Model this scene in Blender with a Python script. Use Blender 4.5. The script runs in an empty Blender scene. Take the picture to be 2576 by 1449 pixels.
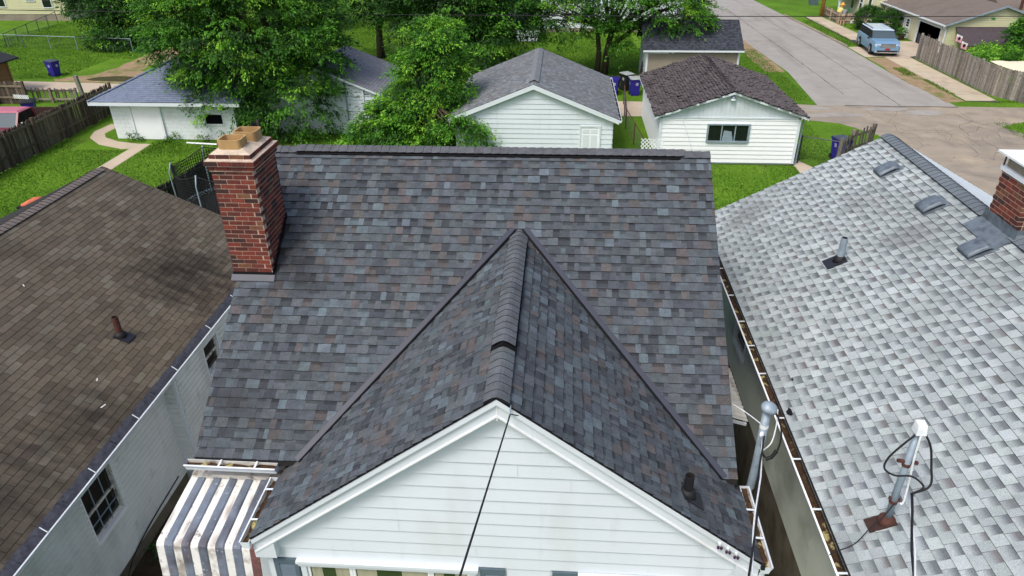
import bpy, math, random
import numpy as np
from mathutils import Matrix, Vector
random.seed(7)
RNG = np.random.default_rng(7)
sc = bpy.context.scene
COL = sc.collection
R = math.radians

# ------------------------------------------------------------------ camera
PITCH, YAW, ROLL = R(29.45), R(4.1), R(0.55)
CAMZ = 10.2
fwd = Vector((-math.sin(YAW)*math.cos(PITCH), math.cos(YAW)*math.cos(PITCH), -math.sin(PITCH)))
r0 = Vector((math.cos(YAW), math.sin(YAW), 0)); u0 = r0.cross(fwd)
right = r0*math.cos(ROLL) - u0*math.sin(ROLL)
up = u0*math.cos(ROLL) + r0*math.sin(ROLL)
cd = bpy.data.cameras.new('camera'); cam = bpy.data.objects.new('camera', cd); COL.objects.link(cam)
cd.sensor_width = 36; cd.lens = 1790/2576*36; cd.clip_start = 0.05; cd.clip_end = 3000
m = Matrix.Identity(4)
for i in range(3):
    m[i][0], m[i][1], m[i][2] = right[i], up[i], -fwd[i]
m.translation = Vector((0, 0, CAMZ)); cam.matrix_world = m
sc.camera = cam

# ------------------------------------------------------------------ light
SUN_EL, SUN_AZ = R(57), R(-34)          # azimuth measured from -Y (behind the camera) towards -X
world = bpy.data.worlds.new('World'); sc.world = world; world.use_nodes = True
wn = world.node_tree.nodes; wl = world.node_tree.links
sky = wn.new('ShaderNodeTexSky'); sky.sky_type = 'NISHITA'; sky.sun_disc = False
sdir = Vector((math.sin(SUN_AZ)*math.cos(SUN_EL), -math.cos(SUN_AZ)*math.cos(SUN_EL), math.sin(SUN_EL)))
sky.sun_elevation = SUN_EL; sky.sun_rotation = math.atan2(sdir.x, sdir.y)
sky.air_density = 0.9; sky.dust_density = 4.0; sky.ozone_density = 1.0
wl.new(sky.outputs[0], wn['Background'].inputs[0]); wn['Background'].inputs[1].default_value = 0.15
sd = bpy.data.lights.new('sun', 'SUN'); sun = bpy.data.objects.new('sun', sd); COL.objects.link(sun)
sd.energy = 1.5; sd.angle = R(18); sd.color = (1.0, 0.985, 0.955)
sun.rotation_euler = sdir.to_track_quat('Z', 'Y').to_euler()
sun.location = (-20, -10, 40)
sc.view_settings.view_transform = 'Standard'; sc.view_settings.look = 'None'
sc.view_settings.exposure = 0.38; sc.view_settings.gamma = 1.0; sc.view_settings.use_curve_mapping = False

# ------------------------------------------------------------------ materials
def lin(r, g, b):
    f = lambda c: c/12.92 if c <= 0.04045 else ((c+0.055)/1.055)**2.4
    return (f(r/255), f(g/255), f(b/255))
MATS = {}
def mat(name, base=(0.5, 0.5, 0.5), rough=0.75, var=0.12, scale=8.0, metal=0.0, attr=False, bump=0.0, bscale=60.0,
        stains=(), spec=0.3, trans=0.0, spots=(), fine=0.0):
    """stains: list of (colour, scale, lo, hi, amount, stretch)"""
    m = bpy.data.materials.new(name); m.use_nodes = True
    nt = m.node_tree; n = nt.nodes; l = nt.links
    b = n['Principled BSDF']; out = n['Material Output']
    b.inputs['Roughness'].default_value = rough; b.inputs['Metallic'].default_value = metal
    b.inputs['Specular IOR Level'].default_value = spec
    geo = n.new('ShaderNodeNewGeometry'); pos = geo.outputs['Position']
    if attr:
        a = n.new('ShaderNodeAttribute'); a.attribute_name = 'col'; c = a.outputs['Color']
    else:
        r = n.new('ShaderNodeRGB'); r.outputs[0].default_value = (*base, 1); c = r.outputs[0]
    def noise(s, det=4.0, stretch=None):
        t = n.new('ShaderNodeTexNoise'); t.inputs['Scale'].default_value = s; t.inputs['Detail'].default_value = det
        if stretch:
            mp = n.new('ShaderNodeMapping'); mp.inputs['Scale'].default_value = stretch
            l.new(pos, mp.inputs[0]); l.new(mp.outputs[0], t.inputs['Vector'])
        else:
            l.new(pos, t.inputs['Vector'])
        return t.outputs[0]
    def mulvar(c, amt, s, det=4.0):
        nz = noise(s, det); mr = n.new('ShaderNodeMapRange')
        mr.inputs[1].default_value = 0.3; mr.inputs[2].default_value = 0.7
        mr.inputs[3].default_value = 1-amt; mr.inputs[4].default_value = 1+amt
        l.new(nz, mr.inputs[0])
        vm = n.new('ShaderNodeVectorMath'); vm.operation = 'SCALE'
        l.new(c, vm.inputs[0]); l.new(mr.outputs[0], vm.inputs['Scale']); return vm.outputs[0]
    if var: c = mulvar(c, var, scale)
    if fine: c = mulvar(c, fine, 130.0, 2.0)
    for st in stains:
        sc_, s, lo, hi, am = st[:5]; stretch = st[5] if len(st) > 5 else None
        nz = noise(s, 5.0, stretch); mr = n.new('ShaderNodeMapRange')
        mr.inputs[1].default_value = lo; mr.inputs[2].default_value = hi; mr.inputs[3].default_value = 0; mr.inputs[4].default_value = am
        l.new(nz, mr.inputs[0])
        mx = n.new('ShaderNodeMix'); mx.data_type = 'RGBA'
        l.new(mr.outputs[0], mx.inputs[0]); l.new(c, mx.inputs[6]); mx.inputs[7].default_value = (*sc_, 1); c = mx.outputs[2]
    for (ctr, rad, colr, am) in spots:      # algae and soot stains with a place and shape of their own
        vd = n.new('ShaderNodeVectorMath'); vd.operation = 'DISTANCE'; l.new(pos, vd.inputs[0]); vd.inputs[1].default_value = ctr
        nz = noise(2.4, 9.0, (.7, 2.2, 1)); ma = n.new('ShaderNodeMath'); ma.operation = 'MULTIPLY_ADD'; l.new(nz, ma.inputs[0]); ma.inputs[1].default_value = rad*2.2; l.new(vd.outputs['Value'], ma.inputs[2])
        mr = n.new('ShaderNodeMapRange'); mr.inputs[1].default_value = rad*1.05; mr.inputs[2].default_value = rad*2.25; mr.inputs[3].default_value = am; mr.inputs[4].default_value = 0
        l.new(ma.outputs[0], mr.inputs[0]); mx = n.new('ShaderNodeMix'); mx.data_type = 'RGBA'
        l.new(mr.outputs[0], mx.inputs[0]); l.new(c, mx.inputs[6]); mx.inputs[7].default_value = (*colr, 1); c = mx.outputs[2]
    l.new(c, b.inputs['Base Color'])
    if bump:
        nz = noise(bscale, 3.0); bp = n.new('ShaderNodeBump'); bp.inputs['Strength'].default_value = bump; bp.inputs['Distance'].default_value = 0.02
        l.new(nz, bp.inputs['Height']); l.new(bp.outputs[0], b.inputs['Normal'])
    if trans:
        tr = n.new('ShaderNodeBsdfTranslucent'); vm = n.new('ShaderNodeVectorMath'); vm.operation = 'MULTIPLY'
        vm.inputs[1].default_value = (1.1, 1.25, 0.7); l.new(c, vm.inputs[0]); l.new(vm.outputs[0], tr.inputs[0])
        ms = n.new('ShaderNodeMixShader'); ms.inputs[0].default_value = trans
        l.new(b.outputs[0], ms.inputs[1]); l.new(tr.outputs[0], ms.inputs[2]); l.new(ms.outputs[0], out.inputs[0])
    MATS[name] = m; return m
BLK = (0.012, 0.012, 0.012)
mat('shingle', attr=True, rough=0.93, var=0.10, scale=3, fine=0.32, bump=0.25, bscale=140, spec=0.15)
mat('shingle_light', attr=True, rough=0.93, var=0.10, scale=3, fine=0.32, bump=0.25, bscale=140, spec=0.15,
    stains=[(lin(118, 124, 123), 0.55, 0.46, 0.72, 0.42), (lin(96, 100, 98), 2.4, 0.6, 0.8, 0.35, (.35, 1.6, 1))],
    spots=[((5.9, 13.2, 4.8), .5, lin(96, 96, 94), .5), ((6.1, 11.5, 4.9), .5, lin(96, 96, 94), .5), ((4.1, 14.6, 3.9), .6, lin(110, 112, 108), .6)])
mat('shingle_main', attr=True, rough=0.93, var=0.16, scale=9, fine=0.42, bump=0.25, bscale=140, spec=0.15,
    stains=[((0.028, 0.028, 0.03), 2.6, 0.58, 0.8, 0.5)],
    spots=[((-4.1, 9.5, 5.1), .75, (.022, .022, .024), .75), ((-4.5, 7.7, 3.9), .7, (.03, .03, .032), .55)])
mat('shingle_brown', attr=True, rough=0.95, var=0.10, scale=10, fine=0.25, bump=0.25, bscale=140, spec=0.12,
    stains=[((0.022, 0.019, 0.016), 0.5, 0.52, 0.72, 0.6), (lin(150, 142, 120), 2.2, 0.66, 0.8, 0.35)],
    spots=[((-7.8, 12.7, 3.1), 1.25, (.014, .012, .011), .88), ((-7.3, 8.3, 2.9), .9, (.018, .016, .014), .7), ((-7.6, 6.2, 3.0), 1.5, (.018, .016, .014), .75), ((-9.0, 8.0, 3.7), .8, (.02, .018, .015), .45)])
mat('asphalt_edge', (0.010, 0.010, 0.011), rough=0.95, var=0.1, spec=0.1)
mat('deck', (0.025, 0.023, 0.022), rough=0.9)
mat('white_siding', lin(214, 222, 226), rough=0.5, var=0.03, scale=1.2, spec=0.3, stains=[(lin(176, 172, 158), 1.1, 0.56, 0.8, 0.35, (1, 1, .3)), (lin(168, 172, 170), 3.0, 0.6, 0.75, 0.25, (1, 1, .2))])
mat('white_trim', lin(216, 223, 227), rough=0.45, var=0.03, scale=2, stains=[(lin(170, 165, 150), 3.0, 0.62, 0.85, 0.3)])
mat('white_bright', lin(240, 242, 242), rough=0.5, var=0.02, scale=2, stains=[(lin(190, 180, 150), 1.5, 0.62, 0.85, 0.3)])
mat('dirty_white', lin(205, 200, 188), rough=0.7, var=0.1, scale=6, stains=[(lin(60, 50, 38), 9.0, 0.5, 0.68, 0.85)])
mat('grey_green_siding', lin(222, 224, 219), rough=0.6, var=0.05, scale=2, stains=[(lin(120, 125, 105), 1.2, 0.48, 0.75, 0.5, (1, 1, .35)), (lin(95, 90, 70), 3.1, 0.58, 0.8, 0.4)])
mat('olive_siding', lin(188, 194, 180), rough=0.6, var=0.06, scale=2, stains=[(lin(95, 95, 80), 1.3, 0.5, 0.75, 0.5)])
mat('peeling_paint', lin(212, 222, 226), rough=0.7, var=0.05, scale=2, stains=[(lin(92, 84, 72), 3.4, 0.60, 0.64, 0.9, (1, 1, 3.2))])
mat('tan_siding', lin(150, 140, 122), rough=0.65, var=0.06, scale=3)
mat('yellow_siding', lin(218, 210, 178), rough=0.6, var=0.04, scale=1.5)
mat('pale_yellow_siding', lin(200, 198, 158), rough=0.6, var=0.04, scale=1.5)
mat('foundation', lin(112, 104, 88), rough=0.9, var=0.15, scale=3, stains=[(lin(70, 62, 46), 2.5, 0.5, 0.7, 0.7)])
mat('brown_wood', lin(150, 110, 75), rough=0.85, var=0.2, scale=8)
mat('concrete_block', lin(224, 230, 228), rough=0.85, var=0.04, scale=4, stains=[(lin(190, 165, 130), 1.0, 0.58, 0.85, 0.45)])
mat('brick', attr=True, rough=0.88, var=0.18, scale=22, fine=0.15, bump=0.4, bscale=60, stains=[(lin(50, 36, 32), 16, 0.6, 0.8, 0.5)])
mat('mortar', lin(196, 172, 152), rough=0.95, var=0.15, scale=18, bump=0.4, bscale=80, stains=[(lin(110, 95, 85), 5, 0.55, 0.8, 0.5)])
mat('mortar_wash', lin(196, 180, 160), rough=0.95, var=0.18, scale=12, bump=0.5, bscale=50, stains=[(lin(120, 105, 92), 7, 0.5, 0.75, 0.5)])
mat('clay_flue', lin(172, 140, 94), rough=0.8, var=0.1, scale=5, stains=[(lin(110, 85, 55), 3.5, 0.5, 0.8, 0.6)])
mat('soot', (0.02, 0.017, 0.014), rough=0.95)
mat('dark_metal', (0.016, 0.016, 0.022), rough=0.42, var=0.1, scale=5, spec=0.5)
mat('valley_metal', lin(34, 40, 58), rough=0.5, var=0.1, scale=3, spec=0.5)
mat('grey_metal', lin(74, 76, 84), rough=0.5, var=0.1, scale=6, metal=0.1)
mat('lead', lin(112, 122, 130), rough=0.45, var=0.2, scale=9, metal=0.3, stains=[(lin(60, 62, 70), 7, 0.5, 0.75, 0.7)])
mat('galvanised', lin(150, 165, 175), rough=0.5, var=0.12, scale=8, metal=0.25, stains=[(lin(110, 118, 120), 6, 0.55, 0.75, 0.5)])
mat('rust', lin(84, 54, 46), rough=0.9, var=0.25, scale=18)
mat('rust_dark', lin(62, 44, 40), rough=0.9, var=0.2, scale=18)
mat('black_rubber', (0.012, 0.012, 0.013), rough=0.65, spec=0.35)
mat('white_plastic', lin(228, 232, 232), rough=0.5)
mat('tar', (0.006, 0.006, 0.007), rough=0.5, spec=0.4)
mat('slate_blue', lin(92, 108, 118), rough=0.55, var=0.06, scale=5)
mat('awning_white', lin(228, 227, 220), rough=0.55, var=0.06, scale=4, stains=[(lin(118, 86, 66), 5.0, 0.55, 0.68, 0.6, (1, .2, 1)), (lin(120, 105, 85), 4.5, 0.52, 0.7, 0.7, (1, .4, 1)), (lin(80, 60, 48), 12, 0.62, 0.72, 0.7)])
mat('awning_blue', lin(112, 121, 134), rough=0.5, var=0.15, scale=6, stains=[(lin(104, 84, 76), 4.0, 0.54, 0.68, 0.6, (1, .25, 1)), (lin(66, 62, 66), 3.5, 0.48, 0.68, 0.75, (1, .4, 1)), (lin(190, 192, 190), 22, 0.66, 0.72, 0.7)])
mat('awning_red', lin(112, 78, 76), rough=0.6, var=0.2, scale=9, stains=[(lin(80, 70, 74), 5, 0.5, 0.62, 0.8), (lin(205, 195, 185), 20, 0.64, 0.7, 0.6)])
mat('fibreglass', lin(205, 205, 196), rough=0.6, var=0.1, scale=5, stains=[(lin(96, 84, 66), 4.0, 0.5, 0.64, 0.9, (1, .3, 1))])
mat('glass', (0.010, 0.013, 0.014), rough=0.06, var=0, spec=0.6)
mat('glass_green', lin(60, 72, 48), rough=0.08, var=0.05, scale=2, spec=0.6)
mat('windscreen', lin(70, 84, 90), rough=0.08, var=0.05, scale=2, spec=0.6)
mat('curtain', lin(168, 166, 140), rough=0.9, var=0.1, scale=6)
mat('dark_void', (0.006, 0.006, 0.007), rough=0.95, spec=0.05)
mat('grey_wood', attr=True, rough=0.9, var=0.25, scale=9, fine=0.12, bump=0.3, bscale=40)
mat('bark', lin(72, 62, 52), rough=0.95, var=0.3, scale=8, bump=0.8, bscale=14)
mat('leaf', attr=True, rough=0.55, var=0.0, trans=0.32, spec=0.35)
mat('grass_blade', attr=True, rough=0.7, var=0.0, trans=0.25, spec=0.2)
mat('dirt', lin(150, 128, 98), rough=0.95, var=0.15, scale=1.6, bump=0.4, bscale=12, stains=[(lin(96, 110, 50), 1.3, 0.5, 0.66, 0.8), (lin(120, 100, 76), 5, 0.5, 0.7, 0.5)])
mat('side_dirt', lin(58, 46, 34), rough=0.95, var=0.3, scale=5, bump=0.5, bscale=20, stains=[(lin(40, 58, 24), 2, 0.52, 0.62, 0.8)])
mat('dead_debris', lin(64, 46, 30), rough=0.95, var=0.4, scale=20, bump=0.6, bscale=40, stains=[(lin(190, 178, 120), 6, 0.56, 0.62, 0.7)])
mat('tarmac', lin(153, 149, 142), rough=0.92, var=0.07, scale=0.8, fine=0.10, bump=0.2, bscale=60, stains=[(lin(122, 115, 107), 0.9, 0.54, 0.72, 0.5, (1, .1, 1)), (lin(136, 128, 120), 0.35, 0.5, 0.75, 0.6), (lin(120, 114, 108), 2.0, 0.6, 0.75, 0.4)])
mat('old_concrete', lin(150, 139, 123), rough=0.93, var=0.10, scale=1.0, fine=0.08, bump=0.3, bscale=30,
    stains=[(lin(122, 114, 106), 0.45, 0.48, 0.66, 0.8), (lin(178, 162, 138), 0.7, 0.55, 0.75, 0.6), (lin(105, 98, 92), 3.0, 0.62, 0.72, 0.5)])
mat('alley_concrete', lin(184, 169, 149), rough=0.92, var=0.07, scale=1.2, fine=0.08, stains=[(lin(170, 155, 135), 0.8, 0.52, 0.75, 0.6)])
mat('walk_concrete', attr=True, rough=0.92, var=0.08, scale=1.5, fine=0.08, stains=[(lin(140, 128, 110), 1.2, 0.55, 0.75, 0.5)])
mat('crack', (0.055, 0.05, 0.045), rough=0.95)
mat('water', lin(88, 84, 62), rough=0.05, var=0.05, scale=0.8, spec=0.6)
mat('bin_blue', lin(44, 34, 140), rough=0.5, var=0.05, scale=4, spec=0.4)
mat('bin_lid', lin(60, 66, 82), rough=0.45, var=0.1, scale=5, spec=0.5)
mat('bin_lid_light', lin(150, 158, 155), rough=0.6, var=0.15, scale=6)
mat('tyre', (0.012, 0.012, 0.012), rough=0.85)
mat('rim', lin(185, 188, 192), rough=0.35, metal=0.6)
mat('car_paint', lin(118, 154, 184), rough=0.25, var=0.02, spec=0.6, metal=0.15)
mat('car_roof', lin(196, 214, 226), rough=0.25, var=0.02, spec=0.55, metal=0.2)
mat('maroon_paint', lin(112, 32, 48), rough=0.35, var=0.06, spec=0.5)
mat('pink_faded', lin(176, 104, 120), rough=0.5, var=0.06)
mat('chrome', lin(200, 205, 210), rough=0.2, metal=0.8)
mat('lamp_glass', lin(215, 222, 226), rough=0.1, spec=0.6)
mat('red', lin(170, 40, 40), rough=0.6)
mat('orange_plastic', lin(205, 110, 80), rough=0.6, var=0.1)
mat('pole_wood', lin(176, 128, 72), rough=0.9, var=0.2, scale=5)
mat('cream_tarp', lin(226, 214, 184), rough=0.8, var=0.05, scale=1.2)
mat('net', (0.010, 0.011, 0.012), rough=0.9)
mat('skin', lin(196, 150, 124), rough=0.6)
mat('camo', lin(120, 126, 122), rough=0.9, var=0.25, scale=18)
mat('khaki', lin(150, 134, 110), rough=0.9, var=0.1)
mat('hair', (0.012, 0.01, 0.009), rough=0.7)
mat('lilac_shirt', lin(190, 186, 205), rough=0.9)
mat('yellow_cloth', lin(235, 205, 120), rough=0.8)
mat('orange_hat', lin(224, 160, 70), rough=0.8)
mat('light_blue', lin(130, 195, 220), rough=0.8)
mat('green_disc', lin(30, 140, 60), rough=0.5)
mat('pink_flag', lin(224, 160, 176), rough=0.85)
mat('white_cloth', lin(232, 228, 224), rough=0.85)
mat('purple_glass', lin(60, 24, 62), rough=0.2, spec=0.6)
mat('mesh_guard', lin(72, 74, 82), rough=0.6, var=0.2, scale=22, metal=0.2, stains=[(lin(46, 44, 52), 14, 0.5, 0.7, 0.7)])
mat('cap_metal', lin(226, 230, 234), rough=0.4, var=0.03)
mat('wire_screen', lin(150, 140, 120), rough=0.6, var=0.3, scale=40)
mat('black_cloth', (0.012, 0.011, 0.014), rough=0.9)
mat('dark_roof', lin(44, 46, 50), rough=0.9, var=0.2, scale=6, fine=0.2)
mat('brown_roof', lin(112, 102, 94), rough=0.95, var=0.08, scale=3, fine=0.2, stains=[(lin(84, 76, 70), 0.7, 0.5, 0.75, 0.5)])
mat('porch_roof', lin(74, 66, 70), rough=0.9, var=0.1, scale=3, fine=0.2)

def grass_mat(name, cols, s=0.35):
    m = bpy.data.materials.new(name); m.use_nodes = True; nt = m.node_tree; n = nt.nodes; l = nt.links
    b = n['Principled BSDF']; b.inputs['Roughness'].default_value = 0.9; b.inputs['Specular IOR Level'].default_value = 0.1
    geo = n.new('ShaderNodeNewGeometry')
    def nz(s, d):
        t = n.new('ShaderNodeTexNoise'); t.inputs['Scale'].default_value = s; t.inputs['Detail'].default_value = d; l.new(geo.outputs['Position'], t.inputs['Vector']); return t.outputs[0]
    a, c = nz(s, 5), nz(9.0, 6)
    ad = n.new('ShaderNodeMath'); ad.operation = 'ADD'; l.new(a, ad.inputs[0]); l.new(c, ad.inputs[1])
    rp = n.new('ShaderNodeValToRGB'); mr = n.new('ShaderNodeMapRange'); mr.inputs[1].default_value = 0.65; mr.inputs[2].default_value = 1.35
    l.new(ad.outputs[0], mr.inputs[0]); l.new(mr.outputs[0], rp.inputs[0])
    e = rp.color_ramp.elements; e[0].color = (*cols[0], 1); e[1].color = (*cols[2], 1); k = e.new(0.5); k.color = (*cols[1], 1)
    dz = nz(0.9, 6); m2 = n.new('ShaderNodeMapRange'); m2.inputs[1].default_value = .60; m2.inputs[2].default_value = .74; m2.inputs[4].default_value = .55; l.new(dz, m2.inputs[0])
    mx = n.new('ShaderNodeMix'); mx.data_type = 'RGBA'; l.new(m2.outputs[0], mx.inputs[0]); l.new(rp.outputs[0], mx.inputs[6]); mx.inputs[7].default_value = (.13, .155, .035, 1)
    l.new(mx.outputs[2], b.inputs['Base Color'])
    bp = n.new('ShaderNodeBump'); bp.inputs['Strength'].default_value = 0.8; bp.inputs['Distance'].default_value = 0.06
    l.new(nz(26.0, 4), bp.inputs['Height']); l.new(bp.outputs[0], b.inputs['Normal'])
    MATS[name] = m
grass_mat('lawn', ((.058, .125, .010), (.095, .205, .014), (.15, .27, .024)))

# ------------------------------------------------------------------ geometry helpers
class MB:
    def __init__(s): s.v = []; s.f = []; s.m = []; s.c = []
    def add(s, vs, fs, m=0, c=None):
        o = len(s.v); s.v += [tuple(p) for p in vs]; s.f += [tuple(i+o for i in f) for f in fs]
        s.m += (list(m) if isinstance(m, (list, tuple)) else [m]*len(fs))
        if c is not None:
            s.c += (list(c) if isinstance(c, list) else [c]*len(vs))
        return s
    def box(s, x0, x1, y0, y1, z0, z1, m=0, c=None):
        return s.add([(x0,y0,z0),(x1,y0,z0),(x1,y1,z0),(x0,y1,z0),(x0,y0,z1),(x1,y0,z1),(x1,y1,z1),(x0,y1,z1)],
                     [(0,3,2,1),(4,5,6,7),(0,1,5,4),(1,2,6,5),(2,3,7,6),(3,0,4,7)], m, c)
    def hexa(s, b, t, m=0, c=None):
        return s.add(list(b)+list(t), [(0,3,2,1),(4,5,6,7),(0,1,5,4),(1,2,6,5),(2,3,7,6),(3,0,4,7)], m, c)
    def bar(s, p, q, w, h, m=0, c=None, upv=(0,0,1)):
        p, q = Vector(p), Vector(q); d = (q-p).normalized(); u = Vector(upv)
        if abs(d.dot(u)) > 0.98: u = Vector((0,1,0))
        a = d.cross(u).normalized()*(w/2); b = a.cross(d).normalized()*(h/2)
        return s.hexa([p-a-b, p+a-b, p+a+b, p-a+b], [q-a-b, q+a-b, q+a+b, q-a+b], m, c)
    def tube(s, pts, r, n=8, m=0, c=None, cap=True):
        pts = [Vector(p) for p in pts]; rr = r if isinstance(r, (list, tuple)) else [r]*len(pts)
        vs = []; fs = []; pu = None
        for i, p in enumerate(pts):
            d = (pts[min(i+1, len(pts)-1)]-pts[max(i-1, 0)]).normalized()
            if pu is None:
                pu = Vector((0,0,1)) if abs(d.z) < 0.9 else Vector((1,0,0))
            a = d.cross(pu)
            a = a.normalized() if a.length > 1e-6 else Vector((1,0,0))
            b = a.cross(d).normalized(); pu = b
            for k in range(n):
                t = 2*math.pi*k/n; vs.append(p+a*math.cos(t)*rr[i]+b*math.sin(t)*rr[i])
        for i in range(len(pts)-1):
            for k in range(n):
                fs.append((i*n+k, (i+1)*n+k, (i+1)*n+(k+1)%n, i*n+(k+1)%n))
        if cap:
            fs.append(tuple(range(n))); fs.append(tuple((len(pts)-1)*n+k for k in range(n))[::-1])
        return s.add(vs, fs, m, c)
    def ball(s, ctr, r, m=0, c=None, nu=10, nv=7):
        rx, ry, rz = r if isinstance(r, (tuple, list)) else (r, r, r)
        vs = []; fs = []
        for j in range(nv+1):
            ph = math.pi*j/nv
            for i in range(nu):
                th = 2*math.pi*i/nu
                vs.append((ctr[0]+rx*math.sin(ph)*math.cos(th), ctr[1]+ry*math.sin(ph)*math.sin(th), ctr[2]+rz*math.cos(ph)))
        for j in range(nv):
            for i in range(nu):
                fs.append((j*nu+i, (j+1)*nu+i, (j+1)*nu+(i+1)%nu, j*nu+(i+1)%nu))
        return s.add(vs, fs, m, c)
    def build(s, name, mats, parent=None, smooth=False, local=False, **kw):
        me = bpy.data.meshes.new(name); me.from_pydata(s.v, [], s.f)
        for mt in ([mats] if isinstance(mats, str) else mats): me.materials.append(MATS[mt])
        if any(s.m): me.polygons.foreach_set('material_index', s.m)
        if s.c:
            at = me.color_attributes.new('col', 'FLOAT_COLOR', 'POINT')
            at.data.foreach_set('color', np.array([(*c[:3], 1.0) for c in s.c], dtype=np.float32).ravel())
        if smooth: me.polygons.foreach_set('use_smooth', [True]*len(s.f))
        me.update()
        return link(name, me, parent, local, **kw)
WLOC = {}
def link(name, data, parent=None, local=False, loc=None, label=None, cat=None, group=None, kind=None):
    o = bpy.data.objects.new(name, data); COL.objects.link(o)
    w = Vector(loc) if loc is not None else Vector((0,0,0))
    if parent is not None:
        o.parent = parent
        o.location = w if local else w-WLOC.get(parent.name, Vector((0,0,0)))
    else:
        o.location = w
    WLOC[o.name] = w
    props(o, label, cat, group, kind); return o
def props(o, label=None, cat=None, group=None, kind=None):
    if label: o['label'] = label
    if cat: o['category'] = cat
    if group: o['group'] = group
    if kind: o['kind'] = kind
def thing(name, label, cat, loc=(0,0,0), rz=0.0, group=None):
    o = bpy.data.objects.new(name, None); COL.objects.link(o); o.location = loc; o.rotation_euler = (0,0,rz)
    o.empty_display_size = 0.2; WLOC[o.name] = Vector(loc); props(o, label, cat, group); return o
def copy_tree(o, parent=None):
    c = o.copy(); COL.objects.link(c); c.parent = parent
    WLOC[c.name] = WLOC.get(o.name, Vector((0,0,0)))
    for ch in o.children: copy_tree(ch, c)
    return c
def project(p):
    v = Vector(p)-Vector((0,0,CAMZ)); d = v.dot(fwd)
    if d <= 0.1: return None
    return (0.5+1790*v.dot(right)/d/2576, 0.5-1790*v.dot(up)/d/1449, d)
def inframe(p, mrg=0.01):
    q = project(p)
    return q is not None and -mrg < q[0] < 1+mrg and -mrg < q[1] < 1+mrg
def gz(y): return -1.3*min(1.0, max(0.0, (y-14)/12.0))
GZ = -1.3
rnd = random.uniform
def jit(c, a):
    k = 1+rnd(-a, a); return tuple(max(0, x*k*(1+rnd(-a*.25, a*.25))) for x in c)

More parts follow.
